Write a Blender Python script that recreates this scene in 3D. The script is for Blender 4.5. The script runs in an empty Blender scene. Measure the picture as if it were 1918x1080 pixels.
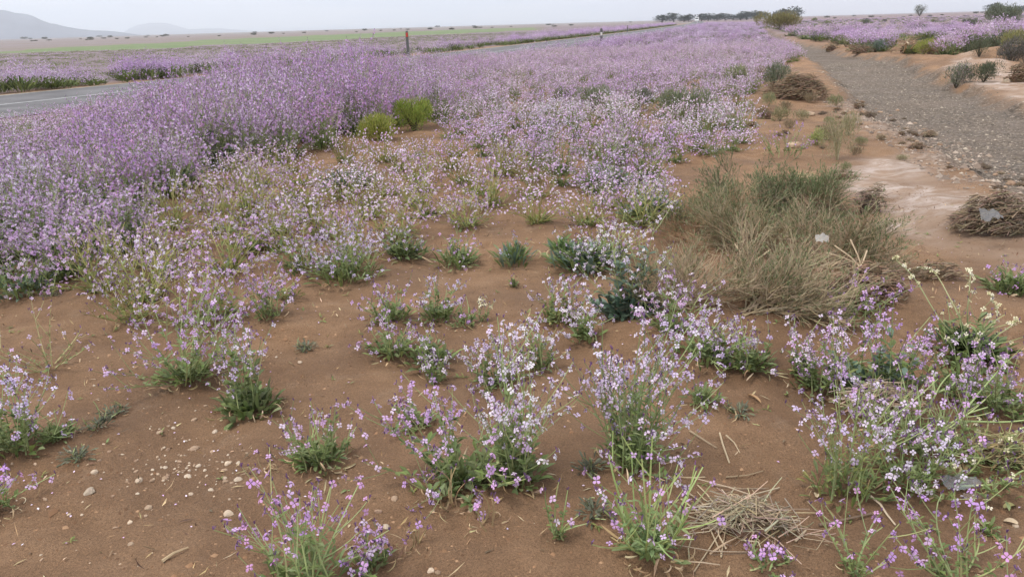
import bpy, math, random
import numpy as np
from mathutils import Vector, noise as mnoise
R_ = math.radians
SC = bpy.context.scene
COL = SC.collection
rng = random.Random(7)
nrg = np.random.default_rng(11)

# ------------------------------------------------------------------ camera
F, CX, CY, HC = 1449.0, 959.0, 540.0, 1.5
PITCH, ROLL = math.atan((540 - 46.0) / F), math.atan(0.02846)
_f = Vector((0, math.cos(PITCH), -math.sin(PITCH)))
_u0 = Vector((0, math.sin(PITCH), math.cos(PITCH)))
_r0 = Vector((1, 0, 0))
_r = _r0 * math.cos(ROLL) - _u0 * math.sin(ROLL)
_u = _r0 * math.sin(ROLL) + _u0 * math.cos(ROLL)
cam_d = bpy.data.cameras.new('camera')
cam = bpy.data.objects.new('camera', cam_d)
COL.objects.link(cam)
from mathutils import Matrix
M = Matrix(((_r.x, _u.x, -_f.x, 0), (_r.y, _u.y, -_f.y, 0), (_r.z, _u.z, -_f.z, HC), (0, 0, 0, 1)))
cam.matrix_world = M
cam_d.sensor_width = 36.0
cam_d.lens = F / 1918 * 36
cam_d.clip_start = 0.05
cam_d.clip_end = 40000
SC.camera = cam

def ray(px, py):
    return (_r * ((px - CX) / F) + _u * ((CY - py) / F) + _f)

def at(px, py, z=0.0):                       # point of height z seen at a pixel
    d = ray(px, py)
    t = (z - HC) / d.z
    return Vector((d.x * t, d.y * t, z))

def proj(x, y, z=0.0):                       # numpy-friendly world -> pixel
    X = x * _r.x + y * _r.y + (z - HC) * _r.z
    Y = x * _u.x + y * _u.y + (z - HC) * _u.z
    Z = x * _f.x + y * _f.y + (z - HC) * _f.z
    Z = np.where(np.abs(Z) < 1e-6, 1e-6, Z)
    return CX + F * X / Z, CY - F * Y / Z, Z

# ------------------------------------------------------------------ plane helpers
def inside(poly, X, Y):
    r = np.zeros(np.shape(X), bool)
    n = len(poly)
    for i in range(n):
        x0, y0 = poly[i]
        x1, y1 = poly[(i + 1) % n]
        if y0 == y1:
            continue
        c = (y0 > Y) != (y1 > Y)
        r ^= c & (X < (x1 - x0) * (Y - y0) / (y1 - y0) + x0)
    return r

def polydist(pts, X, Y, closed=True):
    d = np.full(np.shape(X), 1e9)
    n = len(pts)
    for i in range(n if closed else n - 1):
        x0, y0 = pts[i]
        x1, y1 = pts[(i + 1) % n]
        dx, dy = x1 - x0, y1 - y0
        L = dx * dx + dy * dy + 1e-12
        t = np.clip(((X - x0) * dx + (Y - y0) * dy) / L, 0, 1)
        d = np.minimum(d, np.hypot(X - x0 - t * dx, Y - y0 - t * dy))
    return d

def gpoly(pp):
    return [tuple(at(*p)[:2]) for p in pp]

def smooth(a, b, x):
    t = np.clip((x - a) / (b - a), 0, 1)
    return t * t * (3 - 2 * t)

_W = [(nrg.uniform(0, 6.283), nrg.uniform(0, 6.283), nrg.uniform(.7, 1.4)) for _ in range(24)]
def wob(X, Y, s, k=0, n=6):                  # smooth pseudo noise, about -1..1, wavelength s metres
    r = np.zeros(np.shape(X))
    for i in range(n):
        a, p, f = _W[(i + k) % 24]
        q = 6.283 / s * f
        r = r + np.sin((X * math.cos(a) + Y * math.sin(a)) * q + p + 1.3 * np.sin((X * math.sin(a) - Y * math.cos(a)) * q * .6 + p * 2))
    return r / (n * .55)

WASH = gpoly([(1425, 56), (1440, 63), (1452, 76), (1482, 96), (1530, 118), (1556, 150), (1588, 192), (1640, 222),
              (1730, 268), (1820, 322), (1918, 372), (2350, 540), (2500, 260), (2050, 215), (1918, 190), (1850, 166), (1800, 152),
              (1745, 135), (1720, 118), (1660, 106), (1590, 98), (1540, 86), (1490, 76), (1460, 64), (1440, 55)])
SILT = gpoly([(1575, 305), (1625, 290), (1700, 300), (1790, 350), (1890, 392), (2300, 570), (2200, 640), (1918, 520),
              (1850, 492), (1740, 456), (1675, 432), (1640, 390), (1580, 345)])
SILT2 = gpoly([(1750, 140), (1800, 152), (1850, 166), (1918, 190), (2050, 215), (2050, 160), (1918, 150), (1860, 132), (1800, 118)])
BAND = gpoly([(1588, 192), (1640, 222), (1730, 268), (1820, 322), (1918, 372), (1918, 340), (1850, 300), (1760, 250), (1680, 215), (1620, 192)])
ROADFAR = [(-420, 224), (0, 182.5), (375, 145), (871, 97), (1091, 71), (1200, 57.5), (1262, 49), (1290, 44.5), (1299, 41)]
RF = [at(*p) for p in ROADFAR]
_d = (RF[0] - RF[1]).normalized()
RF = [RF[0] + _d * 60] + RF
def offset_line(pts, off):                   # to the right of travel = towards the camera
    out = []
    for i, p in enumerate(pts):
        a = pts[max(i - 1, 0)]
        b = pts[min(i + 1, len(pts) - 1)]
        t = Vector((b.x - a.x, b.y - a.y, 0)).normalized()
        out.append(Vector((p.x + t.y * off, p.y - t.x * off, 0)))
    return out
# resample the road edge smoothly
def resample(pts, step0=3.0):
    out = []
    for i in range(len(pts) - 1):
        p0, p1, p2, p3 = pts[max(i - 1, 0)], pts[i], pts[i + 1], pts[min(i + 2, len(pts) - 1)]
        n = max(2, int((p2 - p1).length / step0))
        n = min(n, 40)
        for k in range(n):
            t = k / n
            out.append(p1.lerp(p2, t))
    out.append(pts[-1])
    for _ in range(6):
        out = [out[0]] + [(out[i - 1] + out[i] * 2 + out[i + 1]) / 4 for i in range(1, len(out) - 1)] + [out[-1]]
    return out
RFs = resample(RF)
RF_xy = [(p.x, p.y) for p in RFs]
RN_xy = [(p.x, p.y) for p in offset_line(RFs, 6.1)]
BEYOND = [(-9000, RF_xy[0][1] - 200)] + [(RF_xy[0][0] - 300, RF_xy[0][1] - 200)] + RF_xy + [(RF_xy[-1][0] + 1200, 9000), (-9000, 9000)]
ROADPOLY = RF_xy + RN_xy[::-1]

MOUNDS = [(1842, 140, .34, 1.3, 1.0), (1895, 120, .55, 2.0, 1.2), (1760, 88, .18, 4, 2), (1640, 88, .14, 4, 2), (1900, 86, .25, 4, 3),
          (1700, 112, .12, 2.5, 1.2), (1485, 178, .10, .9, .7), (1440, 250, .06, 1.2, .8), (1600, 560, .05, .5, .4), (1430, 560, .07, .9, .5),
          (1380, 195, .07, 2., 1.2), (1560, 175, .05, 1.2, .8), (1850, 840, .05, .45, .3), (1870, 415, .08, .5, .4), (1250, 640, .03, .5, .3)]
MG = [(at(a, b), h, rx, ry) for a, b, h, rx, ry in MOUNDS]

def washdepth(X, Y):
    ins = inside(WASH, X, Y)
    d = polydist(WASH, X, Y)
    return np.where(ins, d, -d)

def tz(X, Y, sd=None):
    X = np.asarray(X, float)
    Y = np.asarray(Y, float)
    D = np.hypot(X, Y)
    z = .016 * wob(X, Y, .9, 0) + .022 * wob(X, Y, 2.6, 5) + .008 * wob(X, Y, .37, 9) + .0028 * wob(X, Y, .15, 12)
    z = z * (1 - .6 * smooth(30, 80, D)) + .05 * wob(X, Y, 14, 3) * smooth(8, 20, D)
    if sd is None:
        sd = washdepth(X, Y)
    w = smooth(-.12, .38, sd + .12 * wob(X, Y, .8, 2))
    z = z * (1 - .75 * w) - .20 * w
    for p, h, rx, ry in MG:
        z = z + h * np.exp(-((X - p.x) / rx) ** 2 - ((Y - p.y) / ry) ** 2)
    rd = polydist(RF_xy, X, Y, False)
    rn = polydist(RN_xy, X, Y, False)
    inr = inside(ROADPOLY, X, Y)
    k = np.where(inr, 1.0, 1 - smooth(.6, 2.5, np.minimum(rd, rn)))
    z = z * (1 - k) + k * (-.005)
    return z

def gz(x, y):
    return float(tz(np.array([x]), np.array([y]))[0])

def G(px, py):                               # ground point under a pixel
    z = 0.0
    for _ in range(4):
        p = at(px, py, z)
        z = gz(p.x, p.y)
    return Vector((p.x, p.y, z))

# ------------------------------------------------------------------ materials
def new_mat(name):
    m = bpy.data.materials.new(name)
    m.use_nodes = True
    nt = m.node_tree
    nt.nodes.clear()
    return m, nt, nt.nodes, nt.links

def plant_mat(name, rough=.6, trans=.0, var=.10, spec=.25):
    m, nt, N, L = new_mat(name)
    out = N.new('ShaderNodeOutputMaterial')
    at_ = N.new('ShaderNodeAttribute')
    at_.attribute_name = 'col'
    oi = N.new('ShaderNodeObjectInfo')
    mr = N.new('ShaderNodeMapRange')
    mr.inputs[3].default_value = 1 - var
    mr.inputs[4].default_value = 1 + var
    L.new(oi.outputs['Random'], mr.inputs[0])
    hs = N.new('ShaderNodeHueSaturation')
    L.new(at_.outputs['Color'], hs.inputs['Color'])
    L.new(mr.outputs[0], hs.inputs['Value'])
    b = N.new('ShaderNodeBsdfPrincipled')
    b.inputs['Roughness'].default_value = rough
    b.inputs['Specular IOR Level'].default_value = spec
    L.new(hs.outputs[0], b.inputs['Base Color'])
    if trans > 0:
        tr = N.new('ShaderNodeBsdfTranslucent')
        L.new(hs.outputs[0], tr.inputs['Color'])
        mx = N.new('ShaderNodeMixShader')
        mx.inputs[0].default_value = trans
        L.new(b.outputs[0], mx.inputs[1])
        L.new(tr.outputs[0], mx.inputs[2])
        L.new(mx.outputs[0], out.inputs[0])
    else:
        L.new(b.outputs[0], out.inputs[0])
    return m

M_LEAF = plant_mat('leaf', .62, .22)
M_STEM = plant_mat('stem', .65, 0)
M_PETAL = plant_mat('petal', .7, .28, .05, .1)
M_DRY = plant_mat('dry_plant', .85, .1)
M_STONE = plant_mat('stone', .85, 0, .18, .2)
M_PLAIN = plant_mat('painted', .55, 0, 0, .35)

def simple_mat(name, col, rough=.7, alpha=1, noise_scale=None, amount=.25, bump=0, spec=.3):
    m, nt, N, L = new_mat(name)
    out = N.new('ShaderNodeOutputMaterial')
    b = N.new('ShaderNodeBsdfPrincipled')
    b.inputs['Roughness'].default_value = rough
    b.inputs['Specular IOR Level'].default_value = spec
    b.inputs['Base Color'].default_value = (*col, 1)
    b.inputs['Alpha'].default_value = alpha
    if noise_scale:
        tc = N.new('ShaderNodeTexCoord')
        n = N.new('ShaderNodeTexNoise')
        n.inputs['Scale'].default_value = noise_scale
        n.inputs['Detail'].default_value = 6
        L.new(tc.outputs['Object'], n.inputs['Vector'])
        r = N.new('ShaderNodeValToRGB')
        r.color_ramp.elements[0].position = .3
        r.color_ramp.elements[1].position = .7
        r.color_ramp.elements[0].color = (*[c * (1 - amount) for c in col], 1)
        r.color_ramp.elements[1].color = (*[min(1, c * (1 + amount)) for c in col], 1)
        L.new(n.outputs[0], r.inputs[0])
        L.new(r.outputs[0], b.inputs['Base Color'])
        if bump:
            bp = N.new('ShaderNodeBump')
            bp.inputs['Strength'].default_value = bump
            bp.inputs['Distance'].default_value = .01
            L.new(n.outputs[0], bp.inputs['Height'])
            L.new(bp.outputs[0], b.inputs['Normal'])
    L.new(b.outputs[0], out.inputs[0])
    return m

# ------------------------------------------------------------------ mesh builder
class MB:
    def __init__(s):
        s.v, s.f, s.c = [], [], []
    def add(s, vs, fs, col):
        o = len(s.v)
        s.v.extend(vs)
        for f in fs:
            s.f.append([i + o for i in f])
            s.c.append(col)
    def mesh(s, name, mat, smooth_=False):
        me = bpy.data.meshes.new(name)
        me.from_pydata([tuple(v) for v in s.v], [], s.f)
        a = me.attributes.new('col', 'FLOAT_COLOR', 'FACE')
        a.data.foreach_set('color', np.array([(*c[:3], 1) for c in s.c], 'f').ravel())
        me.materials.append(mat)
        if smooth_:
            me.polygons.foreach_set('use_smooth', [True] * len(me.polygons))
        me.update()
        return me

def obj(name, me, parent=None, loc=None, rz=None):
    o = bpy.data.objects.new(name, me)
    COL.objects.link(o)
    if parent:
        o.parent = parent
    if loc is not None:
        o.location = loc
    if rz is not None:
        o.rotation_euler = (0, 0, rz)
    return o

def tag(o, label=None, cat=None, group=None, kind=None):
    if label: o['label'] = label
    if cat: o['category'] = cat
    if group: o['group'] = group
    if kind: o['kind'] = kind
    return o

def thing(name, label, cat, loc=(0, 0, 0), rz=0, group=None):
    o = bpy.data.objects.new(name, None)
    o.empty_display_size = .05
    COL.objects.link(o)
    o.location = loc
    o.rotation_euler = (0, 0, rz)
    return tag(o, label, cat, group)

def perp(d):
    a = Vector((0, 0, 1)) if abs(d.z) < .9 else Vector((1, 0, 0))
    u = d.cross(a).normalized()
    return u, d.cross(u).normalized()

def tube(mb, pts, r0, r1, col, sides=3, cap=False):
    n = len(pts)
    vs, fs = [], []
    for i, p in enumerate(pts):
        d = (pts[min(i + 1, n - 1)] - pts[max(i - 1, 0)])
        if d.length < 1e-9: d = Vector((0, 0, 1))
        u, w = perp(d.normalized())
        r = r0 + (r1 - r0) * i / (n - 1)
        for k in range(sides):
            a = 6.2832 * k / sides
            vs.append(p + u * (r * math.cos(a)) + w * (r * math.sin(a)))
    for i in range(n - 1):
        for k in range(sides):
            k2 = (k + 1) % sides
            fs.append((i * sides + k, i * sides + k2, (i + 1) * sides + k2, (i + 1) * sides + k))
    if cap:
        fs.append(tuple(range(sides - 1, -1, -1)))
        fs.append(tuple((n - 1) * sides + k for k in range(sides)))
    mb.add(vs, fs, col)

def vary(c, a=.12, r=rng):
    k = 1 + r.uniform(-a, a)
    return tuple(min(1, x * k * (1 + r.uniform(-a, a) * .35)) for x in c)

def leaf(mb, base, d, L, W, col, droop=.3, n=4, fold=.35, twist=0, shape='ob'):
    d = d.normalized()
    side = d.cross(Vector((0, 0, 1)))
    if side.length < .05: side = Vector((1, 0, 0))
    side.normalize()
    up = side.cross(d).normalized()
    if twist:
        side = side * math.cos(twist) + up * math.sin(twist)
        up = side.cross(d).normalized()
    if n == 1:
        e = d - up * (droop * .4)
        mb.add([base.copy(), base + d * (L * .5) - side * (W * .5) + up * (W * fold * .4), base + (d + e) * (L * .5), base + d * (L * .5) + side * (W * .5) + up * (W * fold * .4)], [(0, 1, 2, 3)], col)
        return
    p = base.copy()
    cur = d.copy()
    vs = []
    for i in range(n + 1):
        t = i / n
        if shape == 'ob':
            w = W * (.22 + 1.15 * math.sin(min(1, t * 1.05) * math.pi * .72) ** 1.3 * (1 if t < .9 else .7)) * .5
        else:
            w = W * (math.sin(math.pi * (.12 + .86 * t)) ** .8) * .5
        if i == n: w *= .25
        vs += [p - side * w + up * (w * fold), p.copy(), p + side * w + up * (w * fold)]
        cur = (cur - up * (droop / n) * 1.2).normalized()
        up = side.cross(cur).normalized()
        p = p + cur * (L / n)
    fs = []
    for i in range(n):
        a = i * 3
        fs += [(a, a + 1, a + 4, a + 3), (a + 1, a + 2, a + 5, a + 4)]
    mb.add(vs, fs, col)

PURP = (.24, .14, .26)
def flower(mb, pos, ax, s, col, lod, r):
    ax = ax.normalized()
    u, w = perp(ax)
    a0 = r.uniform(0, 6.28)
    if lod == 2:
        a, b = math.cos(a0), math.sin(a0)
        e1 = u * a + w * b
        e2 = w * a - u * b
        h = s * .5
        mb.add([pos - e1 * h, pos - e2 * h * .8 + ax * h * .2, pos + e1 * h, pos + e2 * h * .8 + ax * h * .2], [(0, 1, 2, 3)], col)
        return
    cup = r.uniform(-.25, .55)
    vs, fs = [], []
    for k in range(4):
        a = a0 + k * 1.5708 + r.uniform(-.22, .22)
        e = u * math.cos(a) + w * math.sin(a)
        q = w * math.cos(a) - u * math.sin(a)
        l = s * .5 * r.uniform(.85, 1.1)
        b = len(vs)
        wd = s * r.uniform(.18, .25)
        if lod == 0:
            vs += [pos + e * (l * .08), pos + e * (l * .6) + q * wd * .85 + ax * (l * .45 * cup), pos + e * l + q * wd * .55 + ax * (l * (cup - .25)),
                   pos + e * l - q * wd * .55 + ax * (l * (cup - .25)), pos + e * (l * .6) - q * wd * .85 + ax * (l * .45 * cup), pos + e * (l * .62) + ax * (l * .34 * cup)]
            fs += [(b, b + 1, b + 5), (b, b + 5, b + 4), (b + 1, b + 2, b + 3, b + 5), (b + 5, b + 3, b + 4)]
        else:
            vs += [pos, pos + e * (l * .7) + q * wd + ax * (l * .4 * cup), pos + e * l + ax * (l * (cup - .15)), pos + e * (l * .7) - q * wd + ax * (l * .4 * cup)]
            fs += [(b, b + 1, b + 2, b + 3)]
    mb.add(vs, fs, col)

def calyx(mb, pos, ax, s, col):
    u, w = perp(ax.normalized())
    b = pos - ax.normalized() * s
    r = s * .2
    mb.add([b + u * r * .5, b - u * r * .25 + w * r * .4, b - u * r * .25 - w * r * .4, pos + u * r, pos - u * r * .5 + w * r * .8, pos - u * r * .5 - w * r * .8],
           [(0, 1, 4, 3), (1, 2, 5, 4), (2, 0, 3, 5)], col)

PAL = {
    'lilac': [(.64, .43, .69), (.69, .51, .74), (.58, .37, .66), (.74, .60, .77), (.64, .40, .66)],
    'pale': [(.69, .54, .73), (.74, .62, .77), (.65, .49, .70), (.76, .68, .79), (.64, .52, .74)],
    'violet': [(.60, .35, .67), (.65, .40, .70), (.55, .33, .67), (.69, .48, .73), (.65, .36, .63)],
    'white': [(.80, .71, .81), (.78, .69, .80), (.75, .62, .78), (.82, .77, .82), (.72, .62, .78)],
    'blue': [(.62, .51, .76), (.70, .60, .79), (.66, .50, .74), (.76, .67, .81)],
    'cream': [(.80, .74, .52), (.82, .78, .60), (.74, .68, .42)],
    'pink': [(.69, .47, .69), (.74, .58, .75), (.65, .41, .67), (.76, .64, .77)],
}
LG = [(.180, .225, .092), (.220, .262, .120), (.145, .188, .064), (.205, .262, .085)]      # grey green
LB = [(.135, .195, .140), (.175, .235, .178), (.115, .170, .115)]                         # blue green
LD = [(.105, .140, .060), (.130, .168, .075), (.085, .118, .048)]                         # dark
LY = [(.22, .24, .07), (.27, .27, .09), (.18, .21, .07)]                                  # yellow green
DRYC = [(.50, .38, .22), (.42, .31, .17), (.58, .46, .29), (.34, .24, .13)]
STG = (.29, .33, .145)
STY = (.36, .35, .13)

def bez(p0, p1, p2, t):
    return p0 * ((1 - t) ** 2) + p1 * (2 * t * (1 - t)) + p2 * (t * t)

def plant_parts(r, H=.5, R=.3, nst=16, fl=9, nleaf=60, LL=.10, lod=0, pal='lilac', leafc=LG, stemc=STG, ndry=10, lean=(0, 0), br=2,
                fs=.021, rac=.42, base=.03, wob=.02, brac=.5, wid=.34, stemleaf=3, purple=1.0, out=.4, buds=True, stw=.0024, leafup=(.25, 1.2), pods=0):
    foliage, stems, bloss, dry = MB(), MB(), MB(), MB()
    P = PAL[pal]
    ln = Vector((lean[0], lean[1], 0))
    sg = 6 if lod == 0 else 3
    def raceme(pts_at, t0, n, tint):
        for k in range(n):
            t = t0 + (1 - t0) * (k + r.random()) / n
            p = pts_at(min(t, 1))
            d = (pts_at(min(t + .04, 1.04)) - pts_at(t)).normalized()
            u, w = perp(d)
            a = r.uniform(0, 6.28)
            ped = (u * math.cos(a) + w * math.sin(a) + d * .5).normalized()
            q = p + ped * r.uniform(.008, .018)
            ax = (ped + Vector((0, 0, r.uniform(-.1, .7)))).normalized()
            c = vary(tint if r.random() < .6 else r.choice(P), .07, r)
            if lod < 2:
                calyx(bloss, q, ped, .011 * fs / .021, vary(PURP if r.random() < purple else (.20, .22, .12), .3, r))
            flower(bloss, q, ax, fs * r.uniform(.75, 1.2), c, lod, r)
        if buds and lod < 2:
            tip = pts_at(1.0)
            for k in range(3):
                d = Vector((r.uniform(-.5, .5), r.uniform(-.5, .5), 1))
                calyx(bloss, tip + d * r.uniform(.004, .014), d, .010, vary((.22, .12, .26), .3, r))
    for i in range(nst):
        az = 6.283 * (i + r.uniform(-.4, .4)) / nst * 1.0 + (0 if i % 2 else 1.7)
        s = math.sqrt(r.uniform(.02, 1))
        h = H * (1 - .42 * s * s) * r.uniform(.72 if wob < .03 else .5, 1.08)
        if wob > .03 and r.random() < .22:
            h *= r.uniform(.3, .6)
            s = min(1.3, s * 1.3)
        e = Vector((math.cos(az), math.sin(az), 0))
        p0 = e * (base * r.random())
        p2 = e * (R * s * r.uniform(.8, 1.1)) + ln * (h / H) + Vector((0, 0, h))
        k = r.uniform(out - .2, out + .25)
        p1 = e * (R * s * k) + ln * .25 + Vector((r.uniform(-wob, wob), r.uniform(-wob, wob), h * r.uniform(.35, .68)))
        f = lambda t, p0=p0, p1=p1, p2=p2: bez(p0, p1, p2, t)
        sc = vary(stemc, .18, r)
        tube(stems, [f(j / sg) for j in range(sg + 1)], stw * 1.4, stw * .6, sc, 3)
        tint = r.choice(P)
        nf = max(0, int(fl * r.uniform(.6, 1.3) + r.random() * (fl > 0)))
        raceme(f, 1 - rac * r.uniform(.7, 1.2), nf, tint)
        for b in range(br):
            t0 = r.uniform(.3, .78)
            q0 = f(t0)
            d = (f(t0 + .05) - q0).normalized()
            u, w = perp(d)
            a = r.uniform(0, 6.28)
            d2 = (d * .9 + (u * math.cos(a) + w * math.sin(a)) * .75).normalized()
            Lb = H * r.uniform(.22, .42)
            q2 = q0 + d2 * Lb + Vector((0, 0, Lb * .18))
            if q2.z < .01: q2.z = .012
            q1 = q0 + d2 * (Lb * .5) - Vector((0, 0, Lb * .03))
            g = lambda t, q0=q0, q1=q1, q2=q2: bez(q0, q1, q2, t)
            ns = 4 if lod == 0 else 2
            tube(stems, [g(j / ns) for j in range(ns + 1)], stw * .8, stw * .45, vary(sc, .1, r), 3)
            raceme(g, brac, max(0, int(fl * r.uniform(.4, .9) + r.random() * (fl > 0))), tint)
        for b in range(stemleaf):
            t0 = r.uniform(.08, .6)
            q0 = f(t0)
            a = r.uniform(0, 6.28)
            d = Vector((math.cos(a), math.sin(a), r.uniform(.2, 1.1)))
            leaf(foliage, q0, d, LL * r.uniform(.35, .7), LL * wid * r.uniform(.5, .8), vary(r.choice(leafc), .18, r), r.uniform(0, .5), 2 if lod else 3)
        for b in range(pods):
            t0 = r.uniform(.4, .8)
            q0 = f(t0)
            a = r.uniform(0, 6.28)
            d = Vector((math.cos(a) * .6, math.sin(a) * .6, .8))
            tube(stems, [q0, q0 + d * .025, q0 + d * .055], .001, .0007, vary((.30, .28, .14), .2, r), 3)
    for i in range(nleaf):
        az = r.uniform(0, 6.28)
        el = r.uniform(*leafup)
        d = Vector((math.cos(az) * math.cos(el), math.sin(az) * math.cos(el), math.sin(el)))
        b0 = Vector((math.cos(az), math.sin(az), 0)) * (base * r.uniform(0, 1.4)) + Vector((0, 0, r.uniform(0, .03)))
        leaf(foliage, b0, d, LL * r.uniform(.55, 1.25), LL * wid * r.uniform(.6, 1.1), vary(r.choice(leafc), .2, r), r.uniform(-.1, .75), 3 if lod else 4, r.uniform(.1, .6), r.uniform(-.5, .5))
    for i in range(ndry):
        az = r.uniform(0, 6.28)
        d = Vector((math.cos(az), math.sin(az), r.uniform(-.02, .25)))
        b0 = Vector((math.cos(az), math.sin(az), 0)) * (base + r.uniform(.0, LL * .8)) + Vector((0, 0, r.uniform(.006, .02)))
        leaf(dry, b0, d + Vector((r.uniform(-.6, .6), r.uniform(-.6, .6), 0)), LL * r.uniform(.5, 1.3), LL * .11 * r.uniform(.5, 1.2), vary(r.choice(DRYC), .25, r), r.uniform(-4, 3), 8 if lod == 0 else 3, r.uniform(-1.2, 2.2), r.uniform(-1.5, 1.5), 'x')
    return {'foliage': (foliage, M_LEAF), 'stems': (stems, M_STEM), 'blossoms': (bloss, M_PETAL), 'dry_leaves': (dry, M_DRY)}

def build_parts(parts, root):
    for k, (mb, mat) in parts.items():
        if mb.f:
            obj(k, mb.mesh(k, mat), root)

def copy_thing(root, loc, rz, sc, label, group=None):
    r = root.copy()
    COL.objects.link(r)
    r.location = loc
    r.rotation_euler = (0, 0, rz)
    r.scale = sc
    r['label'] = label
    if group: r['group'] = group
    for ch in root.children:
        c = ch.copy()
        COL.objects.link(c)
        c.parent = r
    return r

# ------------------------------------------------------------------ ground sheet
def build_ground():
    ang_f = np.linspace(R_(-48), R_(48), 560)
    ang_b = np.linspace(R_(48), R_(312), 70)[1:-1]
    ang = np.concatenate([ang_f, ang_b])
    rad = [0.0]
    x = .5
    while x < 10500:
        rad.append(x)
        x *= 1.0125 if x < 60 else (1.02 if x < 600 else 1.06)
    rad = np.array(rad[1:])
    na, nr = len(ang), len(rad)
    A, Rr = np.meshgrid(ang, rad)
    X = Rr * np.sin(A)
    Y = Rr * np.cos(A)
    sd = washdepth(X, Y)
    Z = tz(X, Y, sd)
    Z = np.where(Rr > 2000, 0, Z)
    X0, Y0, Z0 = X.ravel(), Y.ravel(), Z.ravel()
    V = np.stack([X0, Y0, Z0], 1)
    V = np.concatenate([V, [[0, 0, gz(0, 0)]]])
    i = np.arange(nr - 1)[:, None] * na
    j = np.arange(na)[None, :]
    j2 = (j + 1) % na
    Q = np.stack(np.broadcast_arrays(i + j, i + j2, i + na + j2, i + na + j), -1).reshape(-1, 4)[:, ::-1]
    nrm = sd.ravel()
    jit = .35 * wob(X0, Y0, 1.3, 4) + .18 * wob(X0, Y0, .45, 8)
    wash = smooth(-.15, .35, nrm + jit * .5)
    silt = np.where(inside(SILT, X0, Y0) | inside(SILT2, X0, Y0), 1.0, 0.0)
    sdist = np.minimum(polydist(SILT, X0, Y0), polydist(SILT2, X0, Y0))
    silt = smooth(-.22, .25, np.where(silt > 0, sdist, -sdist) + jit * .25) * (1 - wash)
    band = smooth(-.6, .2, np.where(inside(BAND, X0, Y0), 1, -1) * polydist(BAND, X0, Y0) + jit)
    bey = inside(BEYOND, X0, Y0)
    px, py, zz = proj(X0, Y0, 0 * X0)
    front = zz > 1
    D = np.hypot(X0, Y0)
    GREEN = [(-700, 124), (0, 100.5), (250, 92.5), (480, 83), (760, 67.5), (1010, 56), (1010, 51.5), (850, 56), (480, 71.5), (240, 83), (120, 89), (0, 97), (-700, 112)]
    green = np.where(inside(GREEN, px + 10 * wob(X0, Y0, 60, 3), py + .8 * wob(X0, Y0, 25, 7)) & front & bey, 1.0, 0.0)
    rd = polydist(RF_xy, X0, Y0, False)
    mauve = np.where(bey, smooth(.6, 3, rd), 0) * (1 - green)
    # beyond the crop the plain turns brown
    brown = np.where(bey & (D > 60), smooth(0, 1, np.clip((py < np.interp(px, [-700, 0, 250, 480, 760, 1010, 1300], [112, 97, 83, 71, 58, 51, 44])) * 1.0, 0, 1)), 0) * (1 - green)
    farr = smooth(40, 90, D) * (1 - bey) * (1 - wash)
    mauve = np.maximum(mauve * (1 - brown), farr * .8)
    def poly_obj(name, mask):
        q = Q[mask]
        used = np.unique(q)
        remap = np.full(len(V), -1)
        remap[used] = np.arange(len(used))
        me = mesh_np(name, V[used], remap[q])
        for nm, arrs in (('mask_a', (wash, silt, band)), ('mask_b', (mauve, green, brown))):
            a = me.attributes.new(nm, 'FLOAT_COLOR', 'POINT')
            c = np.ones((len(used), 4), 'f')
            for k, ar in enumerate(arrs):
                full = np.concatenate([ar, [0.0]])
                c[:, k] = full[used]
            a.data.foreach_set('color', c.ravel())
        me.polygons.foreach_set('use_smooth', np.ones(len(me.polygons), bool))
        me.materials.append(ground_mat)
        o = obj(name, me)
        tag(o, kind='structure')
        return o
    fw = wash[Q].mean(1) > .5
    fg = green[Q].mean(1) > .5
    fb = (bey[Q].mean(1) > .5) & ~fg
    poly_obj('stream_bed', fw & ~fb & ~fg)
    poly_obj('crop_field', fg)
    poly_obj('plain', fb & ~fw)
    poly_obj('ground', ~(fw | fb | fg))
    # the disc round the camera's foot
    n = na
    c = np.concatenate([V[:na], V[-1:]])
    me = bpy.data.meshes.new('ground_patch')
    me.from_pydata([tuple(p) for p in c], [], [(n, (k + 1) % n, k) for k in range(n)])
    me.materials.append(ground_mat)
    tag(obj('ground_patch', me), kind='structure')

def mesh_np(name, V, Q, C=None):
    me = bpy.data.meshes.new(name)
    me.vertices.add(len(V))
    me.vertices.foreach_set('co', np.ascontiguousarray(V, 'f').ravel())
    me.loops.add(len(Q) * 4)
    me.loops.foreach_set('vertex_index', np.ascontiguousarray(Q, 'i').ravel())
    me.polygons.add(len(Q))
    me.polygons.foreach_set('loop_start', np.arange(0, len(Q) * 4, 4, dtype='i'))
    me.polygons.foreach_set('loop_total', np.full(len(Q), 4, 'i'))
    me.update(calc_edges=True)
    if C is not None:
        a = me.attributes.new('col', 'FLOAT_COLOR', 'FACE')
        a.data.foreach_set('color', np.ascontiguousarray(C, 'f').ravel())
    return me

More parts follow.
